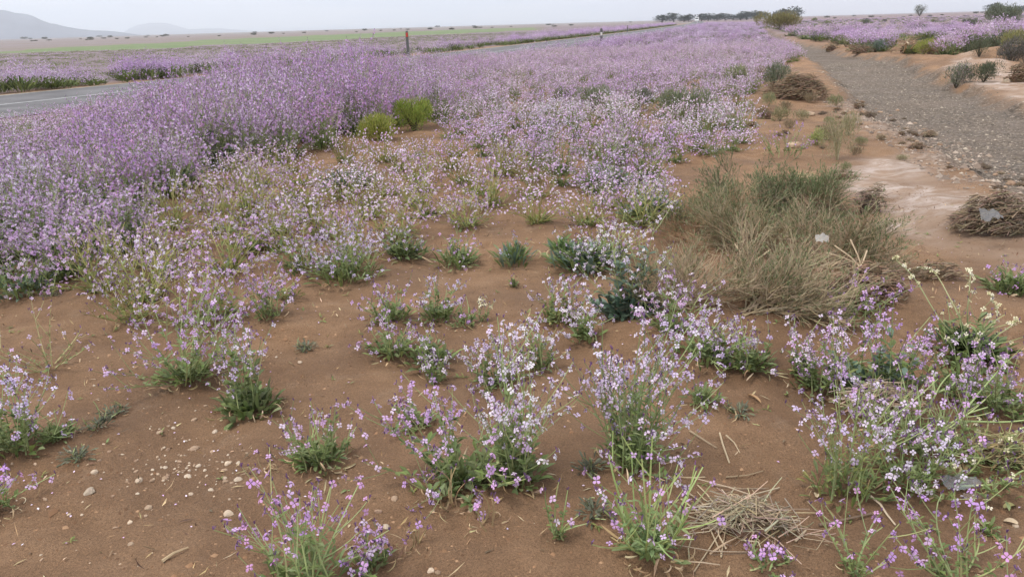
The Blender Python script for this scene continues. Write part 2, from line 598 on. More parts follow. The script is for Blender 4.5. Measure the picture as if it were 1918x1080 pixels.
def make_ground_mat():
    m, nt, N, L = new_mat('ground')
    out = N.new('ShaderNodeOutputMaterial')
    b = N.new('ShaderNodeBsdfPrincipled')
    b.inputs['Specular IOR Level'].default_value = .25
    tc = N.new('ShaderNodeTexCoord')
    def noise(scale, detail=6, rough=.6, sx=1, sy=1, rot=0, dist=0):
        mp = N.new('ShaderNodeMapping')
        mp.inputs['Scale'].default_value = (sx, sy, 1)
        mp.inputs['Rotation'].default_value = (0, 0, rot)
        L.new(tc.outputs['Object'], mp.inputs[0])
        n = N.new('ShaderNodeTexNoise')
        n.inputs['Scale'].default_value = scale
        n.inputs['Detail'].default_value = detail
        n.inputs['Roughness'].default_value = rough
        n.inputs['Distortion'].default_value = dist
        L.new(mp.outputs[0], n.inputs['Vector'])
        return n.outputs[0]
    def ramp(src, stops):
        r = N.new('ShaderNodeValToRGB')
        e = r.color_ramp.elements
        while len(e) < len(stops): e.new(.5)
        for k, (p, c) in enumerate(stops):
            e[k].position = p
            e[k].color = (*c, 1) if len(c) == 3 else c
        L.new(src, r.inputs[0])
        return r.outputs[0]
    def mix(fac, a, c, mode='MIX'):
        x = N.new('ShaderNodeMix')
        x.data_type = 'RGBA'
        x.blend_type = mode
        if isinstance(fac, (int, float)): x.inputs[0].default_value = fac
        else: L.new(fac, x.inputs[0])
        for k, s in ((6, a), (7, c)):
            if isinstance(s, tuple): x.inputs[k].default_value = (*s, 1)
            else: L.new(s, x.inputs[k])
        return x.outputs[2]
    def mth(op, a, c=None, clamp=False):
        x = N.new('ShaderNodeMath')
        x.operation = op
        x.use_clamp = clamp
        for k, s in ((0, a), (1, c)):
            if s is None: continue
            if isinstance(s, (int, float)): x.inputs[k].default_value = s
            else: L.new(s, x.inputs[k])
        return x.outputs[0]
    def attr(name):
        a = N.new('ShaderNodeAttribute')
        a.attribute_name = name
        s = N.new('ShaderNodeSeparateColor')
        L.new(a.outputs['Color'], s.inputs[0])
        return s.outputs
    ma, mb_ = attr('mask_a'), attr('mask_b')
    n_big, n_mid, n_fin = noise(.55, 4), noise(5, 8, .65), noise(140, 3, .7)
    grain = noise(420, 2, .8)
    damp = ramp(noise(1.1, 5, .6, dist=.4), [(.40, (0, 0, 0)), (.62, (1, 1, 1))])
    sand = ramp(n_mid, [(.25, (.200, .112, .059)), (.5, (.302, .178, .099)), (.78, (.395, .248, .148))])
    sand = mix(ramp(n_big, [(.38, (0, 0, 0)), (.62, (.7, .7, .7))]), sand, mix(.6, sand, (.320, .200, .118)))
    sand = mix(damp, sand, mix(.8, sand, (.185, .106, .059)))
    sand = mix(ramp(noise(2.7, 8, .75), [(.56, (0, 0, 0)), (.68, (.55, .55, .55))]), sand, (.33, .225, .148))
    sand = mix(.7, sand, ramp(grain, [(.30, (.22, .22, .22)), (.5, (.5, .5, .5)), (.70, (.80, .78, .74))]), 'OVERLAY')
    sand = mix(.5, sand, ramp(n_fin, [(.36, (.3, .3, .3)), (.5, (.5, .5, .5)), (.64, (.68, .67, .65))]), 'OVERLAY')
    # gravel of the stream bed
    vo = N.new('ShaderNodeTexVoronoi')
    vo.inputs['Scale'].default_value = 26
    L.new(tc.outputs['Object'], vo.inputs['Vector'])
    vs = N.new('ShaderNodeSeparateColor')
    L.new(vo.outputs['Color'], vs.inputs[0])
    grav = ramp(vs.outputs[0], [(0, (.125, .098, .076)), (.45, (.200, .160, .124)), (.8, (.272, .218, .168)), (1, (.43, .355, .28))])
    edge = ramp(vo.outputs['Distance'], [(.1, (1, 1, 1)), (.6, (.45, .42, .4))])
    grav = mix(.7, grav, edge, 'MULTIPLY')
    grav = mix(ramp(noise(.8, 5), [(.42, (0, 0, 0)), (.7, (.6, .6, .6))]), grav, (.235, .18, .14))
    # pale silt with dried white streaks
    st = noise(2.0, 9, .7, 1, 1.9, .6, 1.6)
    silt = mix(ramp(noise(1.6, 6, .65, 1, 1.8, .45, .8), [(.32, (0, 0, 0)), (.7, (1, 1, 1))]), (.31, .20, .130), (.42, .295, .21))
    silt = mix(mth('MULTIPLY', ramp(st, [(.44, (0, 0, 0)), (.66, (.8, .8, .8))]), ramp(noise(.75, 3, .5, dist=.5), [(.36, (.04, .04, .04)), (.54, (1, 1, 1))])), silt, (.70, .60, .55))
    rub = ramp(noise(9, 6, .7), [(.35, (.20, .14, .10)), (.5, (.34, .25, .19)), (.65, (.52, .43, .37))])
    col = mix(mth('MULTIPLY', ma[1], ramp(noise(1.3, 5), [(.3, (.25, .25, .25)), (.5, (1, 1, 1))])), sand, silt)
    col = mix(mth('MULTIPLY', ma[2], .75), col, rub)
    col = mix(ma[0], col, grav)
    mv = mix(ramp(noise(.09, 6, .65, .35, 1.6, -.25), [(.38, (0, 0, 0)), (.62, (1, 1, 1))]), (.165, .137, .122), (.235, .175, .215))
    mv = mix(ramp(noise(.6, 6, .7), [(.3, (0, 0, 0)), (.75, (.7, .7, .7))]), mv, (.205, .15, .15))
    col = mix(mb_[0], col, mv)
    gr = mix(ramp(noise(.05, 6, .7, .3, 1.5, -.25), [(.35, (0, 0, 0)), (.65, (1, 1, 1))]), (.085, .165, .048), (.165, .205, .085))
    gr = mix(ramp(noise(.4, 6, .7, .3, 1.2, -.25), [(.35, (0, 0, 0)), (.7, (.55, .55, .55))]), gr, (.26, .235, .17))
    col = mix(mb_[1], col, gr)
    br = mix(ramp(noise(.02, 6, .7, .3, 1.5, -.25), [(.4, (0, 0, 0)), (.6, (1, 1, 1))]), (.205, .165, .135), (.225, .185, .19))
    col = mix(mb_[2], col, br)
    L.new(col, b.inputs['Base Color'])
    rg = mix(damp, (.92, .92, .92), (.72, .72, .72))
    L.new(rg, b.inputs['Roughness'])
    # relief
    hgt = mth('ADD', mth('MULTIPLY', n_mid, .9), mth('MULTIPLY', n_fin, .22))
    hgt = mth('ADD', hgt, mth('MULTIPLY', grain, .12))
    hgt = mth('ADD', hgt, mth('MULTIPLY', mth('MULTIPLY', vo.outputs['Distance'], ma[0]), -.7))
    hgt = mth('ADD', hgt, mth('MULTIPLY', mth('MULTIPLY', st, ma[1]), .8))
    bp = N.new('ShaderNodeBump')
    bp.inputs['Strength'].default_value = 1
    bp.inputs['Distance'].default_value = .05
    L.new(hgt, bp.inputs['Height'])
    L.new(bp.outputs[0], b.inputs['Normal'])
    L.new(b.outputs[0], out.inputs[0])
    return m

ground_mat = make_ground_mat()
build_ground()

# ------------------------------------------------------------------ road
def strip(name, pts, a, b, z, mat, kind='structure'):
    l0, l1 = offset_line(pts, a), offset_line(pts, b)
    vs = [(p.x, p.y, z) for p in l0] + [(p.x, p.y, z) for p in l1]
    n = len(pts)
    me = bpy.data.meshes.new(name)
    me.from_pydata(vs, [], [(i, n + i, n + i + 1, i + 1) for i in range(n - 1)])
    me.materials.append(mat)
    return tag(obj(name, me), kind=kind)
asphalt = simple_mat('asphalt', (.135, .13, .132), .9, 1, .9, .28, .2)
shoulder = simple_mat('road_shoulder', (.36, .29, .21), .95, 1, 9, .35, .6)
linepaint = simple_mat('road_paint', (.42, .42, .42), .8, 1, 6, .3)
strip('road', RFs, 0, 6.0, .045, asphalt)
strip('road_shoulder', RFs, -.55, 0, .02, shoulder)
strip('road_shoulder', RFs, 6.0, 6.5, .02, shoulder)
strip('road_marking', RFs, 2.93, 3.05, .050, linepaint)
strip('road_marking', RFs, .34, .44, .050, simple_mat('worn_paint', (.22, .22, .22), .85, 1, 5, .35))

# ------------------------------------------------------------------ foreground plants, one by one
def fg(px, py, w, h, label, seed, name='flowering_plant', cat='flowering plant', **k):
    p = G(px, py)
    s = (p - Vector((0, 0, HC))).length
    cph = p.xy.length / s
    H = h * s / F / cph * .92
    Rr = w / 2 * s / F * .95
    r = random.Random(seed)
    d = dict(H=H, R=Rr, lod=0, fs=.0228, stemleaf=13)
    d.update(k)
    d['LL'] = d.get('LL', .1) * (.66 if d.get('fl', 9) > 0 else .8)
    d['nleaf'] = int(d.get('nleaf', 60) * (.8 if d.get('fl', 9) > 0 else 1.35))
    d['fl'] = d.get('fl', 9) * .56
    d.setdefault('rac', .34)
    d['R'] *= 1.2
    d['wob'] = .05
    if 'leanpx' not in d and 'lean' not in d: d['lean'] = (r.uniform(-.35, .35) * d['R'], r.uniform(-.3, .3) * d['R'])
    d.setdefault('leafup', (.35, 1.45))
    if d['fl'] > 0: d['base'] = d.get('base', .03) * 1.5
    d['wid'] = d.get('wid', .3) * .9
    if 'leanpx' in d:
        d['lean'] = (d.pop('leanpx') * s / F, d.pop('leany', 0))
    root = thing(name, label, cat, (p.x, p.y, p.z - .004), 0)
    build_parts(plant_parts(r, **d), root)
    return root

fg(468, 772, 130, 215, 'leafy grey green plant with big leaf rosette and few lilac flowers beside the scattered pebbles', 1, nst=13, fl=6, nleaf=150, LL=.115, wid=.36, pal='pale', ndry=26, br=2, base=.055, leafc=LG)
fg(352, 712, 205, 190, 'wide lilac flowering plant just left of the leafy grey green rosette plant', 2, nst=24, fl=8, nleaf=70, LL=.10, pal='lilac', ndry=22, br=2, base=.05)
fg(600, 868, 140, 140, 'small bushy plant with yellowish sprigs and curled dry leaves under it, right of the pebbles', 3, nst=16, fl=4, nleaf=130, LL=.085, wid=.24, pal='pink', ndry=55, br=1, base=.05)
fg(868, 900, 290, 200, 'wide sprawling lilac plant with long side stems, in the middle of the front sand', 4, nst=24, fl=7, nleaf=70, LL=.115, wid=.26, pal='lilac', ndry=46, br=2, base=.045, out=.7)
fg(968, 900, 150, 300, 'tall plant covered in whitish lilac flowers beside the sprawling one in the front sand', 5, nst=19, fl=8, nleaf=90, LL=.10, pal='white', ndry=22, br=2, base=.04, leanpx=-10)
fg(1182, 872, 205, 290, 'tallest fan shaped plant with a dense head of lilac flowers on straight pale stems', 6, nst=42, fl=8, nleaf=60, LL=.10, wid=.2, pal='pale', ndry=18, br=2, base=.05, out=.45, rac=.36, stemc=(.25, .30, .13), purple=1)
fg(1216, 1032, 190, 200, 'pale thick stemmed plant with sparse flowers and curled dead leaves, beside the straw heap', 7, nst=17, fl=3, nleaf=26, LL=.10, wid=.2, pal='lilac', ndry=44, br=2, base=.04, stemc=(.30, .36, .14), stw=.0035, leafc=[(.24, .30, .13), (.2, .27, .11)])
fg(575, 1105, 260, 190, 'green plant cut off by the bottom edge with long stems of violet flowers', 8, nst=22, fl=5, nleaf=120, LL=.09, wid=.18, pal='violet', ndry=10, br=2, base=.06, leafc=LG)
fg(696, 1066, 80, 90, 'little violet flowered plant right of the plant at the bottom edge', 9, nst=9, fl=6, nleaf=25, LL=.06, pal='lilac', ndry=8, br=1, base=.03)
fg(30, 842, 190, 150, 'lilac plant at the left edge with leafy green base on bare sand', 10, nst=22, fl=8, nleaf=80, LL=.09, pal='blue', ndry=14, br=2, base=.06)
fg(110, 822, 60, 70, 'small dull green weed touching the lilac plant at the left edge', 11, name='small_weed', cat='weed', nst=7, fl=0, nleaf=60, LL=.055, wid=.2, ndry=6, br=0, base=.03, buds=False)
fg(-22, 965, 150, 90, 'violet flowers leaning into the picture at the lower left edge', 12, nst=12, fl=6, nleaf=20, LL=.07, pal='violet', ndry=30, br=1, base=.05)
fg(735, 664, 110, 110, 'low green plant with lilac flowers, left one of the pair on the middle sand', 13, nst=12, fl=6, nleaf=80, LL=.10, wid=.24, pal='lilac', ndry=8, br=1, base=.05)
fg(808, 684, 90, 90, 'low green plant with upright leaves, right one of the pair on the middle sand', 14, nst=9, fl=4, nleaf=80, LL=.11, wid=.26, pal='pale', ndry=6, br=1, base=.05, leafup=(.6, 1.4))
fg(815, 716, 70, 90, 'sparse twiggy plant with white flowers in front of the low green pair', 15, nst=10, fl=4, nleaf=12, LL=.07, pal='white', ndry=8, br=1, base=.03)
fg(730, 598, 110, 95, 'round green clump with violet flowers on the left, behind the low green pair', 16, nst=12, fl=6, nleaf=90, LL=.10, wid=.22, pal='lilac', ndry=8, br=1, base=.05)
fg(822, 597, 95, 95, 'round green clump with bluish flowers on the right, behind the low green pair', 17, nst=11, fl=6, nleaf=80, LL=.10, wid=.24, pal='blue', ndry=6, br=1, base=.05)
fg(872, 608, 60, 60, 'short plant with magenta tinged flowers between the bluish clump and the cream spike', 18, nst=7, fl=5, nleaf=22, LL=.07, pal='violet', ndry=5, br=0, base=.03)
fg(902, 602, 40, 76, 'slender plant topped by a single cream coloured flower spike on the open sand', 19, nst=3, fl=9, nleaf=8, LL=.06, pal='cream', ndry=4, br=1, base=.015, rac=.3)
fg(1045, 600, 110, 110, 'olive green plant with lilac flowers left of the tall blue green plant', 20, nst=15, fl=6, nleaf=70, LL=.08, pal='pale', leafc=LY + LG, ndry=5, br=2, base=.05)
fg(1098, 632, 90, 85, 'small whitish flowered plant in front of the tall blue green plant', 21, nst=12, fl=7, nleaf=35, LL=.09, pal='white', ndry=6, br=1, base=.04)
fg(1178, 590, 140, 215, 'tall blue green broad leaved plant with whitish flowers beside the dry brush', 22, nst=18, fl=6, nleaf=140, LL=.17, wid=.34, pal='white', leafc=LB, ndry=6, br=2, base=.07, leafup=(.4, 1.4))
fg(1255, 618, 120, 120, 'pale lilac plant at the foot of the dry brush', 23, nst=16, fl=8, nleaf=30, LL=.08, pal='pink', ndry=10, br=2, base=.05)
fg(1330, 668, 160, 110, 'low spreading plant with whitish lilac flowers below the dry brush', 24, nst=22, fl=7, nleaf=70, LL=.09, pal='pale', ndry=12, br=2, base=.07)
fg(1405, 690, 95, 100, 'upright green leafy plant at the right end of the low white lilac patch', 25, nst=11, fl=3, nleaf=90, LL=.11, wid=.2, pal='pale', ndry=6, br=1, base=.04, leafup=(.6, 1.4))
fg(1312, 754, 75, 65, 'small bright green tuft with a flower or two, right of the tallest fan shaped plant', 26, nst=6, fl=2, nleaf=60, LL=.075, wid=.22, pal='lilac', ndry=6, br=0, base=.03)
fg(1532, 730, 120, 170, 'lilac plant with long flower spikes on the left of the tangled right patch', 27, nst=13, fl=10, nleaf=45, LL=.09, pal='pink', ndry=8, br=1, base=.05, rac=.55)
fg(1640, 735, 190, 215, 'tall plant with bright lilac flower spikes in the tangled patch at the right', 28, nst=22, fl=10, nleaf=90, LL=.13, wid=.36, pal='lilac', ndry=8, br=1, base=.07, leafc=LB + LG, rac=.5)
fg(1580, 925, 185, 250, 'sprawling lilac plant with green base at the front of the tangled right patch', 29, nst=18, fl=6, nleaf=110, LL=.08, wid=.2, pal='pale', ndry=14, br=2, base=.06, leafc=LY + LG)
fg(1690, 905, 170, 130, 'white flowered plant bent over beside the fallen thick stalks', 30, nst=18, fl=6, nleaf=90, LL=.09, wid=.2, pal='white', ndry=16, br=2, base=.07, out=.7)
fg(1800, 735, 190, 105, 'tangled faded lilac plant just below the dark green cream flowered one', 31, nst=18, fl=4, nleaf=60, LL=.10, wid=.2, pal='pink', ndry=14, br=2, base=.09, out=.8)
fg(1870, 770, 140, 130, 'green plant with pinkish flowers at the right edge behind the fallen stalks', 32, nst=16, fl=5, nleaf=80, LL=.10, wid=.24, pal='lilac', ndry=10, br=2, base=.07, out=.8)
fg(1895, 548, 90, 70, 'grey green tussock with faded mauve flowers at the right edge on the dark sand', 33, nst=12, fl=4, nleaf=130, LL=.15, wid=.16, pal='violet', ndry=10, br=1, base=.06)
fg(1815, 662, 120, 120, 'dark green toothed plant with cream flowers, right of the tangled lilac patch', 34, nst=14, fl=2, nleaf=240, LL=.15, wid=.22, pal='cream', leafc=LD + LG, ndry=10, br=1, base=.07, leafup=(.1, 1.3))
fg(1600, 1075, 150, 160, 'thin sparse plant with a few violet flowers near the bottom right', 35, nst=8, fl=3, nleaf=8, LL=.05, pal='violet', ndry=6, br=1, base=.02, out=.6)
fg(1790, 1092, 220, 150, 'wiry plant with violet flowers at the bottom right corner', 36, nst=13, fl=4, nleaf=14, LL=.06, pal='violet', ndry=14, br=2, base=.04, out=.7)
fg(1440, 1070, 110, 60, 'violet flowers growing through the front of the straw heap', 37, nst=7, fl=4, nleaf=6, LL=.05, pal='violet', ndry=4, br=1, base=.05)
fg(1048, 1006, 100, 110, 'tiny seedling with five pink flowers on the damp sand left of the straw heap', 38, nst=6, fl=2, nleaf=7, LL=.05, pal='pink', ndry=6, br=0, base=.015)
fg(962, 494, 65, 85, 'upright cone of green leaves, middle of the three in the row behind the bare sand', 39, nst=5, fl=4, nleaf=120, LL=.17, wid=.15, pal='pale', leafc=LB + LG, ndry=6, br=0, base=.06, leafup=(.8, 1.45))
fg(858, 496, 85, 85, 'green tussock with few flowers, left of the cone of green leaves', 40, nst=12, fl=5, nleaf=120, LL=.15, wid=.15, pal='lilac', ndry=6, br=1, base=.07, leafup=(.5, 1.4))
fg(758, 482, 85, 90, 'dark green tussock under pale flowers, leftmost of the row behind the bare sand', 41, nst=14, fl=5, nleaf=120, LL=.17, wid=.15, pal='pale', leafc=LG + LD, ndry=6, br=1, base=.07, leafup=(.5, 1.4))
fg(1062, 478, 70, 70, 'bright green tuft right of the cone of green leaves', 42, nst=8, fl=4, nleaf=70, LL=.15, wid=.2, pal='white', leafc=[(.14, .22, .07), (.12, .19, .07)], ndry=4, br=0, base=.06)
fg(964, 537, 34, 30, 'tiny green seedling tuft alone below the cone of green leaves', 43, nst=4, fl=1, nleaf=40, LL=.06, wid=.2, pal='lilac', ndry=3, br=0, base=.008)
fg(650, 520, 150, 125, 'wide bluish lilac plant with green skirt at the edge of the bare sand', 44, nst=26, fl=8, nleaf=150, LL=.13, wid=.18, pal='blue', ndry=8, br=2, base=.11)
fg(570, 505, 130, 100, 'pale lilac plant left of the bluish one at the edge of the bare sand', 45, nst=20, fl=7, nleaf=40, LL=.10, pal='pale', ndry=8, br=2, base=.08, stemc=STY)
fg(500, 590, 110, 120, 'airy lilac plant above the leafy grey green rosette plant', 46, nst=16, fl=8, nleaf=20, LL=.08, pal='lilac', ndry=6, br=2, base=.05)
fg(400, 600, 190, 130, 'spreading lilac plant with green middle behind the wide lilac plant on the left', 47, nst=26, fl=7, nleaf=50, LL=.11, wid=.2, pal='lilac', ndry=8, br=2, base=.08, stemc=STY)
fg(255, 600, 150, 110, 'yellow stemmed straggling plant with few flowers on the left sand', 48, nst=18, fl=2, nleaf=16, LL=.09, pal='pale', ndry=10, br=2, base=.05, stemc=(.38, .34, .14), leafc=LY, out=.7)
fg(90, 690, 190, 130, 'thin bare stemmed plant with scattered pink flowers, above the lilac plant at the left edge', 49, nst=11, fl=3, nleaf=6, LL=.05, pal='pink', ndry=8, br=1, base=.03, stemc=(.36, .33, .16), out=.6)
fg(470, 470, 150, 110, 'yellowish straggly plant with pale flowers in front of the dense bank', 50, nst=20, fl=5, nleaf=40, LL=.12, pal='pale', leafc=LY + LG, stemc=(.34, .32, .12), ndry=8, br=2, base=.08)
fg(1470, 290, 120, 70, 'violet flowers on thin stems at the right end of the field above the dry brush', 51, nst=16, fl=6, nleaf=10, LL=.08, pal='violet', ndry=4, br=1, base=.15, stw=.003)
fg(1600, 600, 150, 110, 'violet flowers rising through the dark brushwood heap', 52, nst=14, fl=7, nleaf=8, LL=.07, pal='violet', ndry=4, br=1, base=.09)
fg(1500, 700, 80, 120, 'thin lilac spikes at the left rim of the tangled right patch', 53, nst=8, fl=10, nleaf=16, LL=.08, pal='pink', ndry=4, br=0, base=.03, rac=.55)
fg(540, 560, 60, 50, 'short yellow green sprig on the sand below the pale lilac plant', 54, nst=6, fl=1, nleaf=20, LL=.07, pal='pale', leafc=LY, stemc=STY, ndry=4, br=0, base=.03)
fg(1010, 690, 80, 120, 'slight plant with white flowers behind the tall whitish one in the front sand', 55, nst=14, fl=7, nleaf=24, LL=.07, pal='white', ndry=5, br=1, base=.03)
fg(925, 720, 130, 110, 'whitish lilac plant between the low green pair and the tallest fan shaped plant', 56, nst=18, fl=8, nleaf=30, LL=.08, pal='pale', ndry=8, br=2, base=.05)
fg(780, 800, 90, 80, 'small lilac plant at the upper left of the sprawling plant', 57, nst=10, fl=6, nleaf=24, LL=.07, pal='lilac', ndry=8, br=1, base=.03)
fg(1850, 1000, 60, 20, 'flat withered weed on the bare sand in the bottom right', 58, name='small_weed', cat='weed', nst=3, fl=0, nleaf=10, LL=.05, ndry=12, br=0, buds=False, base=.006)
fg(1725, 830, 210, 120, 'loose tangle of thin green stems with few lilac flowers around the fallen thick stalks', 80, nst=34, fl=2.2, nleaf=40, LL=.08, wid=.16, pal='lilac', ndry=16, br=2, base=.10, out=.8, stemc=(.34, .38, .17))
fg(1850, 880, 190, 80, 'low green tangle with pale stems at the lower right edge', 81, nst=26, fl=1.2, nleaf=60, LL=.09, wid=.16, pal='cream', ndry=18, br=2, base=.10, out=.8, stemc=(.36, .38, .17))
for k, (px, py, w, h, lb) in enumerate(((512, 300, 130, 85, 'dark leafy plant with white flowers at the right front of the dense bank'), (420, 318, 120, 80, 'dark leafy plant left of the one at the right front of the dense bank'),
        (335, 352, 120, 90, 'grey green leafy plant at the inner corner of the dense bank'), (640, 250, 90, 60, 'dark leafy plant left of the two yellow green shrubs'), (215, 440, 150, 110, 'leafy plant with long green stems in the front of the dense bank'),
        (60, 470, 150, 120, 'leafy green stemmed plant at the left end of the dense bank front'), (50, 545, 120, 90, 'plant with pinkish flowers and dry leaves at the front left corner of the dense bank'), (650, 350, 90, 55, 'dark round leafy plant on the bare tongue of sand below the yellow green shrubs'),
        (1225, 405, 110, 90, 'leafy blue green plant where the lilac field meets the dry brush'), (1140, 350, 100, 70, 'green leafy plant in the lilac field left of the dry brush'), (1100, 500, 110, 80, 'leafy green plant left of the tall blue green one'))):
    fg(px, py, w, h, lb, 130 + k, nst=26, fl=5, nleaf=230, LL=.20 if k != 6 else .12, wid=.2, pal=('white', 'pale', 'white', 'lilac', 'pale', 'lilac', 'pink', 'blue', 'white', 'pale', 'white')[k], leafc=(LD + LB) if k < 4 or k == 7 else LB + LG, ndry=4, br=2, base=.12, leafup=(.5, 1.4))
# weeds and withered seedlings
for px, py, w, h, lb, sd in ((185, 800, 55, 45, 'little grey weed left of the pebbles', 60), (148, 858, 45, 30, 'dark flat weed below the little grey weed', 61), (212, 778, 36, 34, 'fine green weed above the pebbles', 62),
                             (1105, 880, 60, 45, 'ferny grey seedling left of the pale thick stemmed plant', 63), (1112, 965, 60, 45, 'dull purple grey ferny seedling on the damp sand', 64), (1385, 775, 90, 30, 'flat grey leafed weed right of the bright green tuft', 65),
                             (1450, 985, 50, 30, 'small weed at the right of the straw heap', 66), (575, 655, 40, 24, 'small grass green weed on the middle sand', 67), (95, 555, 60, 45, 'low grey weed in front of the dense bank', 68)):
    fg(px, py, w, h, lb, sd, name='small_weed', cat='weed', nst=4, fl=0, nleaf=50, LL=.040, wid=.2, leafc=[(.14, .15, .10), (.17, .18, .12), (.11, .12, .08)], ndry=3, br=0, base=.035, buds=False, leafup=(.05, 1.25))
for px, py, w, h, lb, sd in ((782, 1018, 40, 70, 'withered brown seedling with one flower on the damp sand', 70), (848, 950, 60, 110, 'withered plant with hanging dead leaves below the sprawling lilac one', 71), (912, 985, 50, 90, 'drooping dead stalk in the middle of the damp sand', 72),
                             (490, 880, 40, 40, 'tiny purple sprig among the pebbles', 73), (795, 920, 40, 60, 'dead spiky stub left of the sprawling lilac plant', 74)):
    fg(px, py, w, h, lb, sd, name='withered_plant', cat='dead plant', nst=5, fl=1, nleaf=0, ndry=14, LL=.06, br=0, base=.02, pal='violet', stemc=(.33, .24, .13), stemleaf=0)

# long cream flowered stalks of the dark green plant, fallen thick stalks: curves through the air
def stalk_thing(name, label, cat, base, lines, mat_col, pal=None, r0=.006, r1=.003, sides=6):
    root = thing(name, label, cat, base)
    for ln in lines:
        mb = MB()
        pts = [at(a, b, z) - base for a, b, z in ln]
        sm = []
        for i in range(len(pts) - 1):
            p0, p1, p2, p3 = pts[max(i - 1, 0)], pts[i], pts[i + 1], pts[min(i + 2, len(pts) - 1)]
            for k in range(5):
                t = k / 5
                sm.append(.5 * ((2 * p1) + (p2 - p0) * t + (2 * p0 - 5 * p1 + 4 * p2 - p3) * t * t + (3 * p1 - p0 - 3 * p2 + p3) * t ** 3))
        sm.append(pts[-1])
        tube(mb, sm, r0, r1, vary(mat_col, .08), sides, True)
        o = obj('stalk', mb.mesh('stalk', M_STEM, True), root)
        if pal:
            fm = MB()
            r = random.Random(int(ln[0][0]))
            for k in range(16):
                i = int(len(sm) * (.62 + .38 * r.random() ** .7)) - 1
                p = sm[max(0, min(i, len(sm) - 1))] + Vector((r.uniform(-.015, .015), r.uniform(-.015, .015), r.uniform(-.005, .02)))
                flower(fm, p, Vector((r.uniform(-1, 1), r.uniform(-1, 1), .8)), .02, vary(r.choice(PAL[pal])), 0, r)
                calyx(fm, p, Vector((r.uniform(-1, 1), r.uniform(-1, 1), .8)), .012, (.30, .30, .16))
            obj('blossoms', fm.mesh('blossoms', M_PETAL), o)
    return root
b0 = G(1815, 655)
stalk_thing('flower_stalks', 'long arching pale stalks with cream flowers rising from the dark green toothed plant', 'flower stalk', b0,
            [[(1812, 648, .02), (1762, 600, .16), (1712, 520, .33), (1672, 482, .40)], [(1818, 640, .05), (1780, 560, .22), (1750, 510, .30), (1722, 500, .33)],
             [(1815, 640, .04), (1812, 590, .2), (1816, 540, .32), (1818, 505, .36)], [(1828, 645, .03), (1860, 610, .10), (1868, 580, .16), (1850, 545, .22)],
             [(1825, 650, .03), (1880, 620, .08), (1905, 600, .10)]], (.34, .35, .18), 'cream', .0035, .002, 5)
b0 = G(1700, 850)
stalk_thing('fallen_stalks', 'thick pale green stalks of an uprooted plant lying towards the right edge', 'stalk', b0,
            [[(1690, 845, .02), (1750, 815, .06), (1800, 780, .10), (1850, 762, .12)], [(1795, 785, .09), (1830, 740, .14), (1865, 700, .19), (1885, 675, .22)],
             [(1705, 795, .05), (1740, 760, .09), (1762, 720, .15), (1780, 700, .18)], [(1752, 738, .12), (1748, 715, .15), (1750, 700, .17)],
             [(1755, 735, .12), (1778, 725, .14), (1790, 715, .15)],
             [(1700, 865, .02), (1780, 868, .02), (1850, 850, .04), (1918, 800, .09), (1990, 770, .1)], [(1640, 820, .06), (1632, 780, .14), (1628, 762, .16)],
             [(1790, 788, .08), (1880, 790, .07), (1930, 785, .08)], [(1800, 910, .012), (1870, 905, .02), (1918, 880, .04), (1960, 870, .05)]],
            (.33, .40, .17), None, .0045, .0025)

